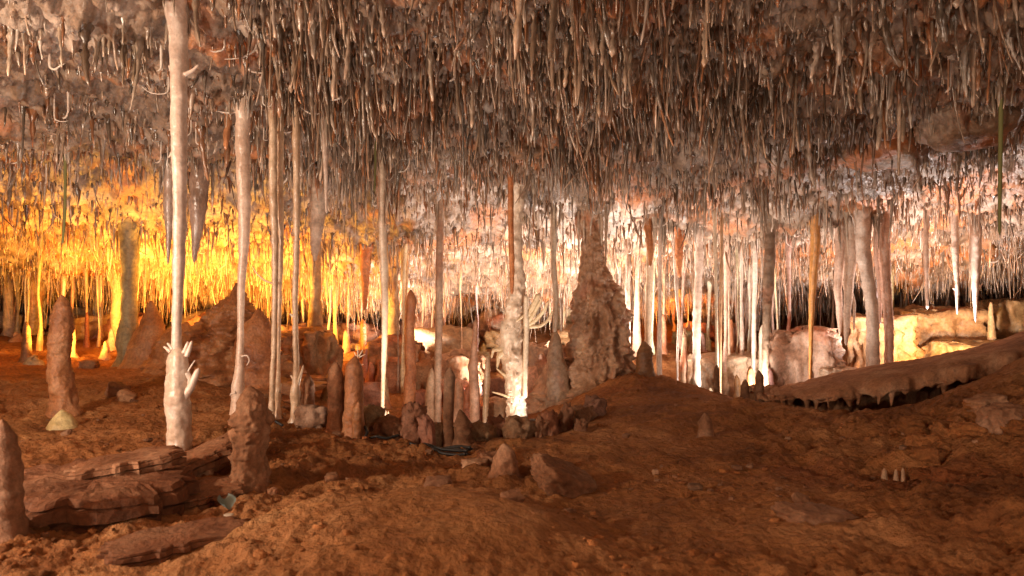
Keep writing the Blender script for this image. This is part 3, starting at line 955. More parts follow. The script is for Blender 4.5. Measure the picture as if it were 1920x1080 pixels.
# the shaggy column
t = thing('dripstone', 'thick shaggy white column bristling with crystals and a fan of yellow arms', 'column', P(968, 805, 7.5))
form('shaft', None, None, [(968, 330, 16), (968, 420, 22), (968, 500, 24), (968, 545, 30), (964, 585, 32), (958, 620, 40), (960, 660, 46), (966, 700, 42), (966, 740, 30), (968, 770, 36), (969, 805, 44)], 7.5, M_WHITE, parent=t,
     col=(0.98, 0.9, 0.8), n=170, s=54, lump=0.18, lf=7, shag=0.26)
form('side_shaft', None, None, [(986, 552, 8), (986, 590, 10), (987, 620, 10), (985, 680, 11), (984, 745, 9)], 7.4, M_WHITE, top='round', bot=None, parent=t, col=CREAM, n=50, s=12, lump=0.12)
for sp in ([(987, 612, 10), (1003, 602, 10), (1018, 586, 9), (1030, 562, 5)], [(987, 608, 11), (999, 592, 10), (1010, 572, 8), (1018, 556, 5)], [(990, 613, 9), (1013, 612, 9), (1028, 601, 7), (1037, 582, 4)],
           [(990, 592, 12), (1001, 572, 15), (1011, 550, 12)], [(985, 590, 8), (972, 600, 5), (962, 607, 3)], [(955, 745, 7), (935, 738, 5), (922, 735, 3)],
           [(948, 705, 9), (936, 695, 5), (930, 690, 3)], [(985, 562, 4), (998, 558, 3)], [(945, 660, 18), (935, 668, 12), (932, 690, 5)], [(944, 655, 14), (925, 656, 9), (921, 672, 4)]):
    branch(t, sp, 7.42, M_WHITE, (1, 0.90, 0.66), name='arm')
spV, spF, off = [], [[], []], 0
for k in range(130):
    py = R.choice([R.uniform(560, 700), R.uniform(715, 795)])
    sg = R.uniform(-1, 1)
    w = np.interp(py, [560, 620, 660, 700, 740, 800], [15, 20, 23, 21, 15, 20])
    cx = np.interp(py, [560, 620, 660, 700, 800], [966, 958, 960, 966, 969])
    a = math.asin(sg)
    p0 = P(cx + sg * w * 0.8, py, 7.5 - math.cos(a) * w * 0.8 * 7.5 / F)
    dirv = np.array([math.sin(a), -math.cos(a), R.uniform(-0.3, 0.9)])
    L = R.uniform(0.02, 0.06)
    V, Fc = tube([p0, p0 + dirv * L * 0.6, p0 + dirv * L], [0.009, 0.006, 0.002], 5, 5, lump=0)
    spV.append(V)
    for q in (0, 1):
        spF[q].append(Fc[q] + off)
    off += len(V)
V = np.vstack(spV)
mesh_obj('crystal_frill', V, [np.vstack(spF[0]), np.vstack(spF[1])], M_WHITE, vtint(V, (1, 0.96, 0.9)), parent=t, origin=P(968, 805, 7.5), kind='stuff')

# the great flowstone cone and its companions
t = thing('flowstone_cone', 'great draped flowstone cone joined to the ceiling by a dark neck', 'flowstone', P(1120, 760, 8.2))
form('drapery', None, None, [(1103, 260, 20), (1106, 380, 26), (1108, 440, 32), (1112, 500, 46), (1116, 535, 64), (1122, 565, 88), (1126, 620, 104), (1124, 680, 112), (1122, 730, 118), (1120, 770, 128)], 8.3, M_FLOW, parent=t,
     col=(0.85, 0.68, 0.54), n=220, s=160, lump=0.26, lf=6.0, flute=0.30, ff=3.2, shag=0.12)
form('apron', None, None, [(1056, 650, 40), (1056, 675, 80), (1056, 720, 100), (1055, 780, 120)], 8.5, M_FLOW, top='round', parent=t, col=(0.66, 0.52, 0.44), n=70, s=70, lump=0.14, lf=5, flute=0.12, ff=5)
for (px, py, w) in ((1085, 430, 8), (1128, 420, 12), (1136, 440, 8), (1095, 400, 9)):
    branch(t, [(px, py - 90, w), (px, py, w * 0.8), (px, py + 60, w * 0.4)], 8.2, M_DRIP, (0.8, 0.75, 0.7), name='drip')
t = thing('dripstone', 'thin column on a scaly flowstone knob left of the great cone', 'column', P(1044, 750, 8.1))
form('shaft', None, None, [(1036, 400, 11), (1038, 500, 11), (1043, 560, 11), (1040, 622, 9)], 8.1, M_WHITE, bot=None, parent=t, col=CREAM, n=60, s=14, lump=0.18)
form('knob', None, None, [(1040, 614, 8), (1042, 636, 22), (1041, 670, 30), (1046, 700, 40), (1048, 760, 56)], 8.1, M_FLOW, top='round', parent=t, col=(0.95, 0.9, 0.8), n=70, s=40, lump=0.12, lf=7, shag=0.10)
branch(t, [(1050, 560, 5), (1054, 590, 4), (1052, 622, 3)], 8.05, M_WHITE, PINK)

# the thin columns right of the cone
for (lab, sp, dd_, mat, col, sh) in (
    ('cream ribbed column above the short dark stump', [(1219, 430, 18), (1218, 520, 14), (1216, 580, 14), (1215, 645, 13)], 8.5, M_WHITE, CREAM, 0.05),
    ('long white straight column beside the cream ribbed one', [(1237, 410, 10), (1237, 520, 7), (1237, 600, 7), (1236, 660, 10)], 8.3, M_WHITE, PINK, 0.06),
    ('grey column in shadow behind the cream ribbed one', [(1196, 450, 12), (1195, 540, 9), (1194, 600, 12), (1194, 640, 16)], 9.8, M_FLOW, (0.9, 0.85, 0.8), 0.0),
    ('pale crusted column at the edge of the great cone', [(1178, 440, 12), (1177, 540, 9), (1178, 640, 9)], 9.0, M_WHITE, PINK, 0.1),
    ('drooping white straw that hangs almost to the clay', [(1266, 480, 9), (1269, 560, 6), (1273, 600, 5), (1270, 672, 4)], 8.5, M_WHITE, (1, 1, 1), 0.0),
    ('thick white shaggy column by the orange lit recess', [(1312, 430, 18), (1310, 520, 14), (1307, 590, 15), (1306, 662, 14)], 8.5, M_WHITE, PINK, 0.2),
    ('twin thin pale column before the white flowstone bank', [(1340, 430, 7), (1343, 560, 5), (1345, 690, 6)], 8.0, M_WHITE, CREAM, 0.0),
    ('very thin brown tinged column beside the twin thin one', [(1353, 470, 6), (1352, 560, 5), (1350, 690, 5)], 8.1, M_DRIP, (1, 0.8, 0.6), 0.0),
    ('pale slim column left of the twisted brown column', [(1390, 470, 6), (1390, 560, 5), (1391, 640, 6)], 9.2, M_WHITE, PINK, 0.05),
    ('white rod column close to the twisted brown column', [(1416, 470, 9), (1415, 550, 8), (1413, 650, 8)], 9.0, M_WHITE, (1, 1, 1), 0.08),
    ('twisted dark brown column flaring into the ceiling', [(1432, 320, 80), (1440, 370, 40), (1439, 420, 24), (1443, 470, 20), (1441, 540, 20), (1437, 600, 13), (1435, 660, 13)], 8.0, M_FLOW, (0.55, 0.50, 0.45), 0.06),
    ('smooth amber tapering column touching the clay', [(1530, 440, 18), (1526, 500, 16), (1522, 570, 11), (1520, 650, 7), (1519, 724, 5)], 7.9, M_DRIP, (1.0, 0.58, 0.22), 0.0),
    ('stout pink white shaggy column beside the slab', [(1618, 470, 26), (1628, 530, 22), (1635, 580, 21), (1637, 640, 22), (1636, 668, 24), (1636, 704, 22)], 7.8, M_WHITE, (1, 0.95, 0.93), 0.16),
    ('pink ribbed column next to the stout shaggy one', [(1658, 470, 22), (1662, 540, 17), (1667, 620, 16), (1666, 695, 15)], 7.9, M_WHITE, (0.95, 0.72, 0.64), 0.12),
    ('grey ringed column behind the brick red stalagmite', [(826, 400, 13), (824, 480, 14), (823, 600, 14), (821, 690, 13)], 7.9, M_FLOW, (1.1, 1.05, 1.05), 0.0),
    ('thin gold column in the left recess', [(622, 520, 9), (628, 600, 7), (630, 650, 10)], 10.6, M_FLOW, (1.2, 1.0, 0.7), 0.0),
    ('wide grey green column behind the ivory rod', [(738, 500, 24), (738, 560, 20), (735, 650, 28)], 10.2, M_FLOW, (0.95, 0.95, 0.8), 0.05),
    ('yellow lit broad column left of the forked column', [(590, 470, 26), (592, 560, 20), (590, 640, 34), (588, 700, 50)], 9.2, M_FLOW, (1.0, 0.95, 0.7), 0.08),
    ('crusty lit column in the far left recess', [(66, 530, 20), (66, 570, 24), (68, 615, 26)], 11.2, M_FLOW, (1.1, 1, 0.9), 0.15),
    ('spiky pale column deep in the left recess', [(176, 540, 18), (178, 580, 16), (176, 625, 24)], 11.6, M_FLOW, (1.0, 1, 1), 0.15),
    ('golden crusted column before the dark left recess', [(216, 530, 18), (218, 590, 18), (216, 645, 26)], 10.4, M_FLOW, (1.15, 1.05, 0.85), 0.15),
    ('thin column at the left edge of the recess', [(18, 480, 20), (16, 560, 16), (18, 615, 22)], 10.8, M_FLOW, (1.0, 0.9, 0.8), 0.05),
):
    form('dripstone', lab, 'column', sp, dd_, mat, col=col, n=80, s=22, lump=0.14, lf=9, shag=sh, ripple=0.03 if 'ring' in lab or 'ribbed' in lab else 0.0, rf=140)

# hanging forms
for (lab, sp, dd_, mat, col, br) in (
    ('orange rock pendant hanging from the front ceiling', [(750, -40, 150), (762, 0, 110), (772, 40, 74), (781, 70, 34), (784, 92, 12)], 4.7, M_CEIL, (1.7, 0.85, 0.45), ()),
    ('white forked stalactite with one slanting arm', [(1158, -40, 30), (1158, 20, 20), (1159, 50, 14), (1159, 84, 5)], 4.5, M_WHITE, (0.85, 0.82, 0.8), ([(1192, -20, 11), (1178, 15, 10), (1162, 48, 9)],)),
    ('large tan stalactite with a needle tip', [(1654, 10, 36), (1656, 80, 23), (1656, 130, 12), (1655, 188, 4)], 4.9, M_DRIP, (0.8, 0.75, 0.7), ()),
    ('thick dark stalactite with a short needle in the upper corner', [(1818, -20, 30), (1822, 60, 20), (1824, 120, 11), (1826, 200, 4)], 4.6, M_DRIP, (0.62, 0.52, 0.44), ()),
    ('long knotty straw below the tan needle stalactite', [(1688, -20, 14), (1686, 120, 10), (1686, 240, 7), (1685, 330, 4)], 5.0, M_DRIP, (0.7, 0.62, 0.55), ()),
    ('dark blunt stalactite in the upper left corner', [(46, -40, 44), (48, 20, 34), (52, 60, 18)], 4.3, M_DRIP, (0.55, 0.48, 0.42), ()),
    ('brown pointed stalactite on the orange patch', [(207, -30, 26), (210, 20, 16), (212, 62, 5)], 4.5, M_DRIP, (0.75, 0.65, 0.6), ()),
    ('crusty grey stalactite left of the white column', [(275, -30, 26), (273, 40, 20), (270, 90, 14), (274, 116, 5)], 4.6, M_DRIP, (0.8, 0.78, 0.78), ()),
    ('grey violet cone stalactite over the red mound', [(372, 385, 32), (369, 430, 22), (366, 465, 12), (364, 494, 4)], 6.9, M_DRIP, (0.68, 0.62, 0.66), ()),
    ('thin violet stalactite beside the white column', [(317, 390, 20), (317, 440, 11), (315, 495, 4)], 6.9, M_DRIP, (0.72, 0.66, 0.68), ()),
    ('ringed grey fat stalactite in the golden thicket', [(597, 350, 26), (596, 400, 26), (593, 440, 23), (591, 470, 16), (590, 490, 6)], 7.4, M_FLOW, (0.95, 0.9, 0.9), ()),
    ('white tapering stalactite above the slim columns', [(524, 240, 16), (525, 270, 13), (527, 320, 8), (527, 345, 4)], 6.0, M_WHITE, (0.85, 0.8, 0.8), ()),
    ('long pale stalactite in the centre of the thicket', [(606, 180, 20), (609, 250, 12), (611, 330, 8), (612, 400, 4)], 6.0, M_WHITE, (0.85, 0.75, 0.7), ()),
    ('white icicle stalactite with a side twig on the right', [(1828, 480, 20), (1828, 525, 13), (1829, 570, 8), (1829, 604, 3)], 8.2, M_WHITE, (1, 0.95, 0.92), ([(1831, 548, 6), (1838, 538, 4), (1843, 530, 3)],)),
    ('narrow white icicle stalactite on the right', [(1791, 470, 12), (1794, 530, 8), (1795, 590, 3)], 8.2, M_WHITE, (1, 0.95, 0.92), ([(1792, 543, 4), (1786, 540, 3)],)),
    ('short white knob tipped stalactite on the right', [(1736, 480, 9), (1738, 540, 5), (1739, 580, 5)], 8.2, M_WHITE, (1, 0.95, 0.92), ()),
    ('shaggy pink stalactite left of the stout column', [(1576, 470, 18), (1571, 540, 14), (1574, 590, 11), (1575, 628, 4)], 8.1, M_WHITE, (0.95, 0.8, 0.74), ()),
    ('forked shaggy stalactite beside the amber column', [(1596, 470, 22), (1591, 540, 16), (1588, 600, 12), (1586, 648, 5)], 8.0, M_WHITE, (0.98, 0.9, 0.86), ([(1594, 540, 9), (1602, 570, 8), (1601, 620, 4)],)),
    ('rust red stalactite blade between the white columns', [(1268, 430, 16), (1273, 480, 15), (1274, 520, 5)], 8.4, M_RED, (1.4, 1.0, 0.8), ()),
    ('rust brown pendant over the cream column', [(1217, 440, 14), (1220, 470, 12), (1219, 500, 4)], 8.3, M_RED, (1.2, 1.0, 0.8), ()),
    ('orange brown pendant near the brick red stalagmite', [(684, 500, 18), (685, 540, 12), (683, 582, 5)], 9.0, M_RED, (1.6, 1.1, 0.8), ()),
    ('orange hanging tongue beside the shaggy column', [(958, 440, 10), (960, 500, 10), (960, 552, 6)], 7.2, M_RED, (1.3, 1.0, 0.8), ()),
    ('shaggy short stalactite between the ribbed columns', [(1646, 480, 16), (1650, 530, 10), (1650, 608, 4)], 8.0, M_WHITE, (0.95, 0.8, 0.76), ()),
):
    if br:
        t = thing('stalactite', lab, 'stalactite', P(sp[0][0], sp[0][1], dd_))
        form('shaft', None, None, sp, dd_, mat, bot='tip', parent=t, col=col, n=60, s=20, lump=0.14, lf=12, shag=0.1 if 'shaggy' in lab else 0.02)
        for b in br:
            branch(t, b, dd_, mat, col)
    else:
        form('stalactite', lab, 'stalactite', sp, dd_, mat, bot='tip', col=col, n=70, s=24, lump=0.16, lf=9, shag=0.12 if 'shaggy' in lab else 0.02, ripple=0.05 if 'ringed' in lab else 0, rf=130)
for (lab, sp, dd_) in (('long thin green root hanging straight down beside the dark corner', [(1876, -20, 9), (1877, 200, 8), (1875, 330, 7), (1874, 442, 5)], 5.0),
                       ('short thin green root hanging within the central thicket', [(706, 240, 3), (704, 300, 4), (702, 360, 3)], 6.2),
                       ('thin yellow root hanging over the golden ceiling', [(124, 300, 5), (122, 400, 5), (117, 458, 4)], 6.8)):
    form('hanging_root', lab, 'root', sp, dd_, M_ROOT, bot='tip', n=40, s=8, lump=0.05)

# boulders of the ceiling
for k, (lab, px, py, w, h, dd_, col) in enumerate((
    ('pale rounded boulder held in the front ceiling', 1198, 105, 80, 70, 4.9, (0.95, 0.85, 0.75)),
    ('large brown boulder bulging from the ceiling on the right', 1600, 110, 120, 90, 5.1, (1.0, 0.75, 0.62)),
    ('pale smooth boulder bulging below the large brown one', 1650, 270, 130, 70, 6.3, (1.0, 0.95, 0.85)),
    ('smooth grey bulge by the hanging green root', 1810, 220, 150, 90, 5.6, (0.85, 0.78, 0.7)),
    ('tan rock bulge in the centre of the ceiling', 985, 265, 70, 50, 6.3, (0.95, 0.8, 0.6)))):
    s_ = dd_ / F
    rock('ceiling_boulder', lab, 'boulder', P(px, py, dd_ + w * s_ * 0.2), (w * s_ * 1.1, w * s_, h * s_ * 1.3), (0.2, 0.1, k), seed=k + 3, mat=M_CEIL, col=col, n=16, box=0.25, amp=0.2)

# flowstone banks: squat blocks with runnels down their sides
for k, (lab, px, py, w, h, dd_, dep, box, col) in enumerate((
    ('white lit fluted flowstone bank beyond the clay crest', 1365, 715, 190, 110, 9.4, 0.7, 0.35, (1.2, 1.15, 1.05)),
    ('pink white flowstone bluff behind the amber column', 1500, 690, 120, 150, 9.0, 0.8, 0.6, (1.15, 1.0, 0.95)),
    ('low white flowstone sill beside the amber column', 1570, 715, 90, 60, 8.7, 0.7, 0.4, (1.1, 1.05, 0.98)),
    ('yellow flowstone ledge overhung by dark rock', 1745, 645, 170, 140, 10.6, 0.6, 0.65, (1.05, 0.85, 0.55)),
    ('yellow rounded flowstone bank behind the slab', 1835, 690, 230, 110, 10.0, 0.6, 0.5, (1.1, 0.95, 0.62)),
    ('yellow flowstone wall at the far right', 1930, 640, 200, 160, 10.8, 0.6, 0.6, (1.0, 0.85, 0.55)),
    ('reddish flowstone wall between the shaggy columns', 1645, 665, 130, 150, 10.0, 0.6, 0.6, (0.95, 0.7, 0.45)),
    ('brown flowstone bluff left of the great cone', 1005, 710, 90, 130, 9.3, 0.7, 0.5, (0.8, 0.65, 0.55)),
    ('tan flowstone heap on the rear slope', 860, 715, 110, 110, 9.7, 0.7, 0.4, (0.85, 0.66, 0.52)),
    ('brown rock heap beside the ivory rod', 745, 690, 110, 110, 10.0, 0.7, 0.4, (0.85, 0.62, 0.45)),
    ('gold lit rock heap right of the red mound', 585, 690, 100, 150, 9.0, 0.7, 0.4, (0.9, 0.72, 0.5)),
)):
    s_ = dd_ / F
    V, Q = rock_mesh(24, (w * s_, w * s_ * dep, h * s_), (0, 0, R.uniform(-.2, .2)), k + 400, box=box, amp=0.22, f=1.5, fine=0.08)
    c = P(px, py, dd_)
    V = V + c
    fl = fbm(np.stack([V[:, 0] * 9, V[:, 1] * 9, V[:, 2] * 1.6], -1), 3) * 0.16 + fbm(V * 6, 4) * 0.10
    V[:, 0] += fl * np.sign(V[:, 0] - c[0]) * np.minimum(1, abs(V[:, 0] - c[0]) * 6)
    V[:, 1] -= fl
    mesh_obj('flowstone', V, Q, M_FLOW, vtint(V, col, 0.2), origin=c - np.array([0, 0, h * s_ / 2]), label=lab, cat='flowstone')

# ------------------------------------------------------------------ slender columns and stalagmites farther back
for k in range(120):
    dd_ = R.uniform(8.8, 12.8)
    px = R.choice([R.uniform(480, 900), R.uniform(560, 960), R.uniform(1150, 1480), R.uniform(1180, 1700), R.uniform(20, 230)])
    x = dd_ * (px - 960) / F
    if min(math.hypot(q[2] * (q[1] - 960) / F - x, q[2] - dd_) for q in UNSEEN_LAMPS) < 0.9:
        continue
    zc, zf = float(ceil_h(x, dd_)) + 0.08, float(floor_h(x, dd_)) - 0.05
    r = R.uniform(0.010, 0.034)
    m = zf + (zc - zf) * R.uniform(0.35, 0.6)
    pts = [(x, dd_, zc), (x + R.uniform(-.02, .02), dd_, (zc * 2 + m) / 3), (x + R.uniform(-.03, .03), dd_, m), (x + R.uniform(-.03, .03), dd_, (m + zf) / 2), (x, dd_, zf)]
    V, Fc = tube(pts, [r * 1.8, r * 1.1, r * R.uniform(0.4, 0.8), r * R.uniform(0.8, 1.3), r * 1.9], 26, 10, lump=0.22, lf=10, shag=R.choice([0, 0, 0.15]), seed=k + 50)
    mesh_obj('dripstone', V, Fc, M_FLOW if k % 2 else M_WHITE, vtint(V, (R.uniform(.8, 1.15), R.uniform(.75, 1.0), R.uniform(.6, .95))), origin=pts[-1],
             label='thin ' + ('pale' if k % 2 == 0 else 'brown') + ' column standing far back behind ' + landmark(LAND_REAR, x, dd_), cat='column', group='thin columns in the rear of the cave')
for k in range(64):
    dd_ = R.uniform(7.6, 12.5)
    px = R.choice([R.uniform(560, 960), R.uniform(600, 900), R.uniform(1240, 1480), R.uniform(20, 220)])
    x = dd_ * (px - 960) / F
    zf = float(floor_h(x, dd_)) - 0.04
    h = R.uniform(0.12, 0.55)
    r = R.uniform(0.03, 0.075)
    pts = [(x, dd_, zf + h), (x + R.uniform(-.02, .02), dd_, zf + h * 0.6), (x, dd_, zf + 0.1), (x, dd_, zf)]
    V, Fc = tube(pts, [r * 0.6, r * 0.85, r * 1.1, r * 1.9], 20, 12, lump=0.2, lf=9, seed=k + 150, round_top=True)
    mesh_obj('stalagmite', V, Fc, R.choice([M_RED, M_FLOW, M_FLOW]), vtint(V, (R.uniform(.8, 1.2), R.uniform(.7, 1.0), R.uniform(.6, .95))), origin=pts[-1],
             label=('squat' if h < 0.3 else 'upright') + ' small stalagmite on the rear slope near ' + landmark(LAND_REAR, x, dd_), cat='stalagmite', group='small stalagmites on the rear slope')

for k in range(34):
    dd_ = R.uniform(10.8, 13.2)
    px = R.uniform(0, 1920)
    x = dd_ * (px - 960) / F
    w_, h_ = R.uniform(0.5, 1.1), R.uniform(0.25, 0.6)
    V, Q = rock_mesh(10, (w_, w_ * 0.8, h_), (R.uniform(-.2, .2), R.uniform(-.2, .2), R.uniform(0, 3)), k + 600, box=0.4, amp=0.32, f=2.0, fine=0.12)
    c = np.array([x, dd_, float(floor_h(x, dd_)) + h_ * 0.25])
    mesh_obj('rock', V + c, Q, M_FLOW, vtint(V + c, (R.uniform(.8, 1.1), R.uniform(.65, .85), R.uniform(.5, .7)), 0.2), origin=c, label='rough brown rock lump along the rear wall behind ' + landmark(LAND_REAR, x, dd_), cat='rock', group='rock lumps along the rear wall')

# ------------------------------------------------------------------ rocks
def floor_rock(lab, px, py, w, h, dep=1.0, rot=(0, 0, 0), seed=0, col=(1, 1, 1), d=None, mat=None, sink=0.25, name='rock', cat='rock', n=10, group=None, **kw):
    dd_ = d if d is not None else on_floor(px, py)
    s_ = dd_ / F
    x = dd_ * (px - 960) / F
    z = float(floor_h(x, dd_)) + h * s_ * (0.5 - sink)
    return rock(name, lab, cat, (x, dd_, z), (w * s_, w * s_ * dep, h * s_), rot, seed, mat, col, n, group=group, **kw)


def slab(lab, px, d_, size, rot, seed, lift, col, mat=None):
    """flat broken slab of two or three beds with ragged edges"""
    from mathutils import Euler
    rs = np.random.RandomState(seed)
    A = 84
    th = np.linspace(0, 2 * np.pi, A, endpoint=False)
    sup = (np.abs(np.cos(th)) ** 3.2 + np.abs(np.sin(th)) ** 3.2) ** (-1 / 3.2)
    ring = np.stack([np.cos(th), np.sin(th), np.zeros(A)], -1)
    out = sup * (1 + 0.26 * fbm(ring * 1.5 + seed * 3.1, 3) + 0.06 * np.sign(pnoise(ring * 4 + seed)))
    prof = [(-0.5, 0.3), (-0.5, 0.86), (-0.40, 0.95), (-0.08, 0.97), (-0.05, 0.86), (0.0, 0.88), (0.04, 1.0), (0.30, 0.98), (0.34, 0.91), (0.38, 0.95), (0.50, 0.92), (0.52, 0.84), (0.52, 0.66), (0.52, 0.48), (0.52, 0.30), (0.52, 0.12)]
    Vs = []
    for (z, k) in prof:
        e = out * k + 0.05 * fbm(ring * 5 + z * 9 + seed, 3) * (k > 0.6)
        Vs.append(np.stack([e * np.cos(th) * size[0] / 2, e * np.sin(th) * size[1] / 2, np.full(A, z * size[2])], -1))
    V = np.array(Vs).reshape(-1, 3)
    V[:, 2] += size[2] * 0.20 * fbm(V * 8 + seed, 4) + size[2] * 0.14 * fbm(V * 2.2 + seed, 2)
    V = np.vstack([V, V[-A:].mean(0), V[:A].mean(0)])
    n = len(prof)
    j = np.arange(A)
    o = (n - 1) * A
    tri = np.vstack([np.stack([np.full(A, n * A), o + j, o + (j + 1) % A], -1), np.stack([np.full(A, n * A + 1), (j + 1) % A, j], -1)])
    V = V @ np.array(Euler(rot).to_matrix()).T
    x = d_ * (px - 960) / F
    c = np.array([x, d_, float(floor_h(x, d_)) + lift])
    V = V + c
    return mesh_obj('slab', V, [tube_faces(n, A), tri], mat or M_STONE, vtint(V, col, 0.2), origin=c, label=lab, cat='slab', smooth_sh=False)


SB = (0.62, 0.44, 0.33)
slab('broad layered fallen slab beside the ringed stalagmite', 175, 3.2, (0.80, 0.62, 0.17), (0.03, 0.04, 0.1), 3, 0.05, SB)
slab('thin broken slab resting on the broad layered slab', 235, 3.42, (0.50, 0.36, 0.07), (-0.05, -0.10, 0.5), 14, 0.15, (0.8, 0.62, 0.5))
slab('low broken plate in the foreground corner', 330, 2.75, (0.50, 0.26, 0.06), (0.05, -0.04, 0.5), 25, -0.005, SB)
slab('tilted fallen slab at the foot of the white column', 345, 3.85, (0.55, 0.26, 0.09), (0.12, -0.32, 0.25), 36, 0.08, (0.85, 0.66, 0.54))
slab('thin plate propped behind the knobbly stalagmite', 420, 4.25, (0.42, 0.24, 0.05), (0.1, -0.42, 0.1), 47, 0.10, (0.75, 0.56, 0.44))
slab('flat cracked plate in front of the knobbly stalagmite', 385, 3.4, (0.34, 0.3, 0.06), (0.05, -0.08, 0.5), 58, 0.015, (0.85, 0.68, 0.56))
floor_rock('rounded violet grey lump on the end of the tilted slab', 290, 872, 60, 50, 1.0, (0, 0, 0.3), 7, (1.4, 1.3, 1.35), d=3.9, sink=0.05)
# broken column lying down
t0 = P(380, 892, 3.85)
V, Fc = tube([P(376, 892, 3.8), P(400, 870, 3.95), P(440, 842, 4.15)], [0.058, 0.06, 0.055], 40, 26, lump=0.08, lf=9, ripple=0.02)
mesh_obj('broken_dripstone', V, Fc, M_STONE, vtint(V, (1.3, 1.15, 1.05)), origin=t0, label='broken column lying behind the knobbly stalagmite', cat='broken column')
floor_rock('dark angular block on the red scree slope', 222, 738, 40, 26, 0.9, (0.2, 0.3, 0.5), 10, (0.9, 0.8, 0.75))
floor_rock('pale wedge leaning on the dark angular block', 238, 748, 34, 20, 0.8, (0.2, 0.4, 0.2), 11, (1.6, 1.5, 1.4))
floor_rock('dark rounded stone near the green column', 168, 690, 30, 22, 0.9, (0, 0, 0), 12, (1, 0.9, 0.8))
floor_rock('thick tilted block beside the stub on the boss', 1055, 918, 120, 46, 0.8, (0.30, 0.38, 0.5), 13, (0.8, 0.66, 0.56), d=3.75, n=24, box=0.6, sink=0.2, amp=0.16, fine=0.12)
floor_rock('tan boulder behind the stub on the boss', 925, 862, 64, 34, 0.8, (0.1, 0.15, 0.2), 14, (1.0, 0.82, 0.7), d=4.2, n=24, sink=0.2, fine=0.12)
form('stalagmite', 'dumpy broken stub standing on the smooth boss', 'stalagmite', [(945, 832, 40), (947, 848, 46), (947, 875, 42), (948, 897, 50)], 3.9, M_STONE, top='round', col=(1.05, 0.9, 0.8), n=60, s=44, lump=0.16, lf=14, shag=0.05)
floor_rock('small dark nub on the smooth boss', 822, 914, 50, 26, 0.8, (0, 0, 0), 16, (0.85, 0.75, 0.7), sink=0.4)
floor_rock('whitish flat stone behind the stub', 890, 876, 50, 22, 0.8, (0, 0, 0.3), 17, (2.0, 1.9, 1.8), d=4.1)
floor_rock('round pale stone right of the knobbly stalagmite', 511, 916, 18, 17, 1, (0, 0, 0), 18, (1.5, 1.3, 1.2))
floor_rock('small pale stone on the right slope', 1229, 885, 12, 12, 1, (0, 0, 0), 19, (2.2, 2.0, 1.8))
floor_rock('small dark stone in the clay hollow', 1303, 922, 26, 11, 1, (0, 0, 0), 20, (0.7, 0.7, 0.7))
floor_rock('low broad stone in the foreground clay', 1530, 975, 140, 40, 0.7, (0, 0.1, 0.2), 21, (1.0, 0.9, 0.85), n=16, sink=0.35)
floor_rock('rounded lump on the dark right bank', 1880, 800, 70, 55, 0.9, (0, 0, 0.2), 22, (1.1, 1.0, 0.95), n=16, sink=0.3)
floor_rock('long pale lump high on the right bank', 1850, 768, 60, 34, 0.9, (0, -0.3, 0.2), 23, (1.3, 1.2, 1.1), n=16, sink=0.3)
for k in range(14):
    px, py = R.uniform(1720, 1915), R.uniform(690, 900)
    if py < 700 + (1915 - px) * 0.5:
        continue
    floor_rock('rough clay crusted lump on the dark right bank', px, py, R.uniform(30, 80), R.uniform(18, 40), 0.9, (0, R.uniform(-.2, .2), R.uniform(0, 3)), k + 800, np.array((1.1, 1.05, 1.0)) * R.uniform(0.7, 1.0), mat=M_CLAY, n=16, sink=0.42, fine=0.16, amp=0.3, group='lumps on the right bank')
# ragged rim of the hollow
for k, (px, py, w, h, dd_) in enumerate([(735, 838, 60, 34, 5.3), (772, 845, 50, 60, 5.3), (800, 845, 26, 48, 5.15), (822, 848, 30, 40, 5.25), (905, 842, 60, 26, 5.4), (935, 838, 46, 28, 5.5), (973, 838, 56, 36, 5.35),
                                        (1010, 836, 26, 32, 5.35), (1032, 836, 30, 40, 5.4), (1060, 828, 28, 46, 5.5), (1088, 815, 50, 26, 5.7), (700, 830, 40, 40, 5.5), (590, 812, 70, 36, 5.4), (1115, 805, 40, 30, 5.9), (1090, 838, 26, 20, 5.3)]):
    s_ = dd_ / F
    x = dd_ * (px - 960) / F
    zb = float(floor_h(x, dd_))
    V, Q = rock_mesh(10, (w * s_ * 1.1, w * s_ * 0.9, h * s_ * 1.35), (R.uniform(-.2, .2), R.uniform(-.25, .25), R.uniform(0, 3)), k + 31, box=0.35, amp=0.38, f=2.0, fine=0.16)
    c = np.array([x, dd_, zb + h * s_ * 0.45])
    mesh_obj('rock', V + c, Q, M_STONE, vtint(V + c, (R.uniform(.85, 1.1), R.uniform(.75, .95), R.uniform(.7, .9)), 0.2), origin=c, label=('tall' if h > 35 else 'low') + ' ragged dark rim rock near ' + landmark(RIM, x, dd_), cat='rock', group='ragged rocks along the rim')
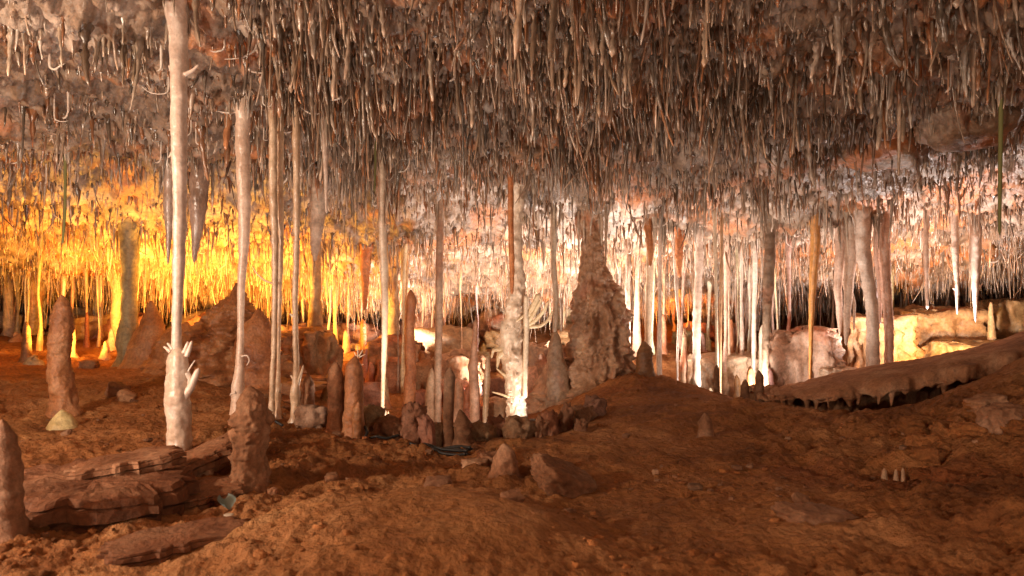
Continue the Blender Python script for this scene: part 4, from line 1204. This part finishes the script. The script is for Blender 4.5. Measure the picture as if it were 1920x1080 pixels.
# stones of the rear terrace and slope
for k, (px, py, w, h, dd_) in enumerate([(690, 655, 70, 22, 10.8), (640, 660, 50, 20, 10.7), (655, 668, 40, 16, 10.4), (870, 650, 60, 16, 10.8), (885, 664, 70, 18, 10.6), (915, 672, 40, 20, 10.3), (760, 690, 60, 50, 9.8), (800, 700, 50, 60, 9.6),
                                        (735, 720, 60, 60, 9.4), (850, 720, 60, 50, 9.0), (790, 745, 50, 40, 8.6), (930, 720, 50, 60, 8.8), (930, 770, 46, 40, 8.2), (890, 770, 40, 30, 8.1), (690, 750, 60, 40, 8.6), (1000, 700, 60, 60, 9.2)]):
    s_ = dd_ / F
    x = dd_ * (px - 960) / F
    zb = float(floor_h(x, dd_))
    V, Q = rock_mesh(10, (w * s_, w * s_ * 0.9, h * s_ * 1.2), (R.uniform(-.2, .2), R.uniform(-.2, .2), R.uniform(-.3, .3)), k + 71, box=0.5, amp=0.22, f=1.8, fine=0.06)
    c = np.array([x, dd_, zb + h * s_ * 0.3])
    mesh_obj('rock', V + c, Q, M_FLOW if k % 3 == 0 else M_STONE, vtint(V + c, (R.uniform(.9, 1.3), R.uniform(.8, 1.1), R.uniform(.7, 1.0)), 0.2), origin=c, label='blocky stone of the rear slope near ' + landmark(LAND_REAR[:3] + LAND_REAR[9:10] + LAND_REAR[3:5], x, dd_), cat='rock', group='stones of the rear terrace')

# ------------------------------------------------------------------ the crust shelf with a dripping lip
lip = [(1420, 750, 743, 6.4), (1470, 756, 743, 6.2), (1530, 758, 738, 6.0), (1600, 754, 725, 5.85), (1700, 741, 704, 5.7), (1780, 727, 688, 5.6), (1860, 712, 670, 5.5), (1950, 690, 645, 5.4), (2080, 660, 605, 5.3)]
lp = np.array(lip, float)
uu = np.linspace(0, 1, 150)
t_ = np.linspace(0, 1, len(lp))
LP = np.stack([np.interp(uu, t_, lp[:, k]) for k in range(4)], -1)
dj = LP[:, 3] + 0.17 * fbm(np.stack([uu * 14, uu * 0, uu * 0], -1), 4)
xx = dj * (LP[:, 0] - 960) / F
zt = CAMZ + dj * (540 - LP[:, 2]) / F
zb = CAMZ + dj * (540 - LP[:, 1]) / F + 0.03 + 0.06 * fbm(np.stack([uu * 26, uu * 0 + 5, uu * 0], -1), 3)
sil = np.interp(LP[:, 0], [1420, 1450, 1520, 1600, 1700, 1800, 1890, 2080], [741, 735, 719, 701, 683, 668, 652, 600])
prof = []
for (bk, kz) in ((1.7, 'floor'), (1.5, 'sil'), (0.9, 'm2'), (0.4, 'm1'), (0.12, 'top'), (0.0, 'edge'), (0.0, 'low'), (0.06, 'under'), (0.3, 'under2'), (0.62, 'under3'), (0.70, 'deep')):
    dd_ = dj + bk
    x = xx * (1 + 0.0 * bk) + bk * (LP[:, 0] - 960) / F * 0.6
    zs = CAMZ + dd_ * (540 - sil) / F
    if kz == 'floor':
        z = zs - 0.25
    elif kz == 'sil':
        z = zs - 0.01
    elif kz == 'm2':
        z = CAMZ + dd_ * (540 - sil * 0.75 - LP[:, 2] * 0.25) / F
    elif kz == 'm1':
        z = zt * 0.8 + (CAMZ + dd_ * (540 - sil) / F) * 0.2
    elif kz == 'top':
        z = zt + 0.004
    elif kz == 'edge':
        z = zt - 0.03
    elif kz == 'low':
        z = zb
    elif kz == 'under':
        z = zb + 0.01
    elif kz == 'deep':
        z = zb - 0.6
    else:
        z = zb + 0.03
    prof.append(np.stack([x, dd_, z], -1))
# refine the profile
prof = np.array(prof)
tt = np.linspace(0, len(prof) - 1, 46)
ii = np.clip(np.floor(tt).astype(int), 0, len(prof) - 2)
fr = (tt - ii)[:, None, None]
G = prof[ii] * (1 - fr) + prof[ii + 1] * fr
nz = fbm(G * np.array([5, 5, 5]), 3)
G[..., 2] += 0.030 * nz + 0.014 * fbm(G * 16, 3)
G[..., 1] += 0.03 * fbm(G * 7 + 9, 2) * ((tt > 3.5) & (tt < 7.5))[:, None]
V = G.reshape(-1, 3)
shelf = thing('crust_shelf', 'overhanging brown crust shelf with a dripping lip over a dark gap', 'shelf', V.mean(0))
mesh_obj('crust', V, grid_faces(G.shape[0], G.shape[1]), M_STONE, vtint(V, (1.25, 1.12, 1.0), 0.18), parent=shelf, origin=V.mean(0))
for k in range(20):
    u = R.uniform(0.05, 0.72)
    p = np.array([np.interp(u, uu, xx), np.interp(u, uu, dj) + R.uniform(0.01, 0.08), np.interp(u, uu, zb) + 0.025])
    L = 0.02 + 0.13 * R.random() ** 2
    r = R.uniform(0.010, 0.04)
    V, Fc = tube([p, p - np.array([0, 0, L * 0.5]), p - np.array([R.uniform(-.01, .01), 0, L])], [r * 1.6, r * 0.7, r * 0.3], 9, 9, lump=0.2, lf=25, seed=k)
    mesh_obj('drip', V, Fc, M_STONE, vtint(V, (1.2, 1.05, 0.95)), parent=shelf, origin=p)

# ------------------------------------------------------------------ cables, litter, little white stubs
def ground_path(pix, r, lift=0.0):
    pts = []
    for (px, py, d_) in pix:
        x = d_ * (px - 960) / F
        pts.append(np.array([x, d_, max(float(floor_h(x, d_)) + r + lift, CAMZ + d_ * (540 - py) / F)]))
    return pts


coil = thing('cable_coil', 'bundle of black cables lying at the foot of the rim', 'cable', P(830, 856, 4.8))
for k in range(5):
    pix = [(768 + 6 * k, 846 + 2 * k, 4.95 - 0.03 * k), (795, 841 + 4 * k, 4.92 - 0.05 * k), (830, 843 + 4.5 * k, 4.85 - 0.06 * k), (860, 851 + 4 * k, 4.78 - 0.06 * k), (885 - 3 * k, 864 + 2 * k, 4.7 - 0.05 * k)]
    pts = ground_path(pix, 0.012, 0.012 * (k % 2))
    V, Fc = tube(pts, [0.011] * 5, 40, 10, lump=0)
    mesh_obj('strand', V, Fc, M_CABLE, parent=coil, origin=pts[0])
for (lab, pix) in (('black cable looping round the prong crowned stalagmite', [(676, 832, 4.95), (684, 826, 4.93), (689, 810, 4.97), (684, 800, 5.05)]), ('black cable running along the rim behind the clay', [(684, 824, 5.0), (705, 832, 4.95), (725, 838, 4.95), (748, 844, 5.0)]),
                   ('black cable end beside the slender columns', [(498, 800, 5.2), (512, 797, 5.15), (530, 799, 5.12)]), ('black cable crossing the slope before the great cone', [(1085, 806, 6.0), (1105, 795, 6.2), (1130, 783, 6.4)])):
    pts = ground_path(pix, 0.012, 0.01)
    V, Fc = tube(pts, [0.010] * len(pts), 40, 10, lump=0)
    mesh_obj('cable', V, Fc, M_CABLE, origin=pts[0], label=lab, cat='cable')
dl = on_floor(425, 963)
g = np.linspace(-1, 1, 7)
GX, GY = np.meshgrid(g, g)
lf = np.stack([GX * 0.038 * (1 - 0.5 * GY ** 2), GY * 0.05, 0.022 * GX ** 2 + 0.010 * GY + 0.02], -1).reshape(-1, 3)
c = np.array([dl * (425 - 960) / F, dl, float(floor_h(dl * (425 - 960) / F, dl)) + 0.012])
ang = 0.6
lf = lf @ np.array([[math.cos(ang), math.sin(ang), 0], [-math.sin(ang), math.cos(ang), 0], [0, 0, 1]])
lf = np.vstack([lf, lf - np.array([0, 0, 0.002])])
mesh_obj('leaf', lf + c, [grid_faces(7, 7), grid_faces(7, 7)[:, ::-1] + 49], M_LITTER, origin=c, label='curled blue grey leaf lying on the clay', cat='leaf')
V, Q = rock_mesh(10, (0.042, 0.03, 0.008), (0.1, 0, 0), 3, box=0.1, amp=0.05)
dq = on_floor(428, 976)
c = np.array([dq * (429 - 960) / F, dq, float(floor_h(dq * (429 - 960) / F, dq)) + 0.012])
mesh_obj('flake', V + c, Q, M_DISC, origin=c, label='pale oval flake beside the blue grey leaf', cat='flake')
for (px, py) in ((1658, 890), (1680, 892), (1693, 890)):
    dq = on_floor(px, py)
    form('stalagmite', 'tiny white peg stalagmite on the right clay slope', 'stalagmite', [(px, py - 13, 4), (px, py - 6, 7), (px, py, 8)], dq, M_FLOW, top='round', col=(0.9, 0.75, 0.6), n=14, s=10, lump=0.1, group='tiny white pegs')

# ------------------------------------------------------------------ loose stones
def scatter(n, dmin, dmax, smin, smax):
    d_ = np.exp(RS.uniform(math.log(dmin), math.log(dmax), n))
    x = RS.uniform(-0.8, 0.8, n) * d_
    dn = fbm(xy3(x, d_, 1.2, 77.0), 3)
    k = RS.rand(n) < np.clip(0.15 + 2.0 * dn + 0.3 * smooth(0.3, -1.5, x), 0.02, 1)
    boss = np.exp(-(((x + 0.35) / 0.7) ** 2 + ((d_ - 3.2) / 0.7) ** 2))
    k &= RS.rand(n) > boss
    x, d_ = x[k], d_[k]
    sz_ = smin * (smax / smin) ** (RS.rand(len(x)) ** 2.2)
    return x, d_, sz_


x, d_, s_ = scatter(4500, 1.9, 7.0, 0.004, 0.024)
zf = floor_h(x, d_)
C2, Q2 = _CS[2]
n2 = len(C2)
sp = C2 / np.linalg.norm(C2, axis=1)[:, None] * 0.6 + C2 * 0.3
VV = sp[None] * (1 + 0.22 * RS.normal(size=(len(x), n2, 1))) * s_[:, None, None] * RS.uniform(0.6, 1.3, (len(x), 1, 3)) * np.array([1, 1, 0.7])
an = RS.rand(len(x)) * 6.28
ca, sa = np.cos(an)[:, None], np.sin(an)[:, None]
VV = np.stack([VV[..., 0] * ca - VV[..., 1] * sa, VV[..., 0] * sa + VV[..., 1] * ca, VV[..., 2]], -1)
VV += np.stack([x, d_, zf + s_ * 0.15], -1)[:, None]
TT = np.repeat((RS.normal(1.0, 0.25, (len(x), 1, 1)) * np.array([1, 0.92, 0.85])).clip(0.5, 1.9), n2, 1)
o = mesh_obj('gravel', VV.reshape(-1, 3), (Q2[None] + (np.arange(len(x)) * n2)[:, None, None]).reshape(-1, 4), M_CLAY, TT.reshape(-1, 3), kind='stuff')
o['label'] = 'loose gravel and clods scattered over the clay floor'
x, d_, s_ = scatter(520, 2.6, 7.5, 0.02, 0.08)
for k in range(min(len(x), 130)):
    V, Q = rock_mesh(3, (s_[k] * R.uniform(.8, 1.5), s_[k], s_[k] * R.uniform(.4, .8)), (R.uniform(-.3, .3), R.uniform(-.3, .3), R.uniform(0, 6)), k + 200, box=0.45, amp=0.3)
    c = np.array([x[k], d_[k], float(floor_h(x[k], d_[k])) + s_[k] * 0.12])
    mesh_obj('stone', V + c, Q, M_STONE, vtint(V + c, np.array((1.0, 0.85, 0.75)) * R.uniform(0.6, 1.05), 0.1), origin=c, smooth_sh=False, label=('large' if s_[k] > 0.06 else 'small') + ' loose brown stone lying near ' + landmark(LAND_FLOOR, x[k], d_[k]), cat='stone', group='loose stones on the clay')

# ------------------------------------------------------------------ the stalactite thickets, with small ones clustered round the tops of the larger forms

for (kx, kd, kr) in SKIRT:
    m = 14
    a_ = RS.rand(m) * 6.28
    q_ = kr * RS.uniform(0.8, 1.5, m) + RS.exponential(0.05, m)
    ex, ey = kx + np.cos(a_) * q_, kd + np.sin(a_) * q_
    el = np.exp(RS.normal(-2.0, 0.55, m)).clip(0.04, 0.5)
    sx, sd = np.concatenate([sx, ex]), np.concatenate([sd, ey])
    length = np.concatenate([length, el])
    rad = np.concatenate([rad, 0.006 + 0.02 * el ** 0.6])
    straw = np.concatenate([straw, np.zeros(m, bool)])
    rusty = np.concatenate([rusty, np.zeros(m, bool)])
    cone = np.concatenate([cone, RS.uniform(0.15, 0.7, m)])
    flare = np.concatenate([flare, RS.uniform(1.5, 3, m)])
    bend = np.vstack([bend, RS.normal(0, 0.05, (m, 2))])
    tintc = np.vstack([tintc, np.repeat(RS.uniform(0.6, 1.0, (m, 1)), 3, 1)])
sz = ceil_h(sx, sd) + 0.035
inframe = (np.abs(sx / sd) < 0.735) & ((sz - length - CAMZ) / sd < 0.41)
size_px = np.where(inframe, length * rad ** 0.5 / sd ** 1.5, 0)
order = np.argsort(-size_px)
big = order[:300]
rest = order[300:]
close = rest[sd[rest] < 6.5]
far = rest[sd[rest] >= 6.5]
merged('stalactite_thicket', close, 5, 6, 'dense thicket of small brown stalactites on the front ceiling', M_DRIP)
merged('stalactite_thicket', far, 4, 4, 'dense thicket of pale straws on the rear ceiling', M_DRIP)
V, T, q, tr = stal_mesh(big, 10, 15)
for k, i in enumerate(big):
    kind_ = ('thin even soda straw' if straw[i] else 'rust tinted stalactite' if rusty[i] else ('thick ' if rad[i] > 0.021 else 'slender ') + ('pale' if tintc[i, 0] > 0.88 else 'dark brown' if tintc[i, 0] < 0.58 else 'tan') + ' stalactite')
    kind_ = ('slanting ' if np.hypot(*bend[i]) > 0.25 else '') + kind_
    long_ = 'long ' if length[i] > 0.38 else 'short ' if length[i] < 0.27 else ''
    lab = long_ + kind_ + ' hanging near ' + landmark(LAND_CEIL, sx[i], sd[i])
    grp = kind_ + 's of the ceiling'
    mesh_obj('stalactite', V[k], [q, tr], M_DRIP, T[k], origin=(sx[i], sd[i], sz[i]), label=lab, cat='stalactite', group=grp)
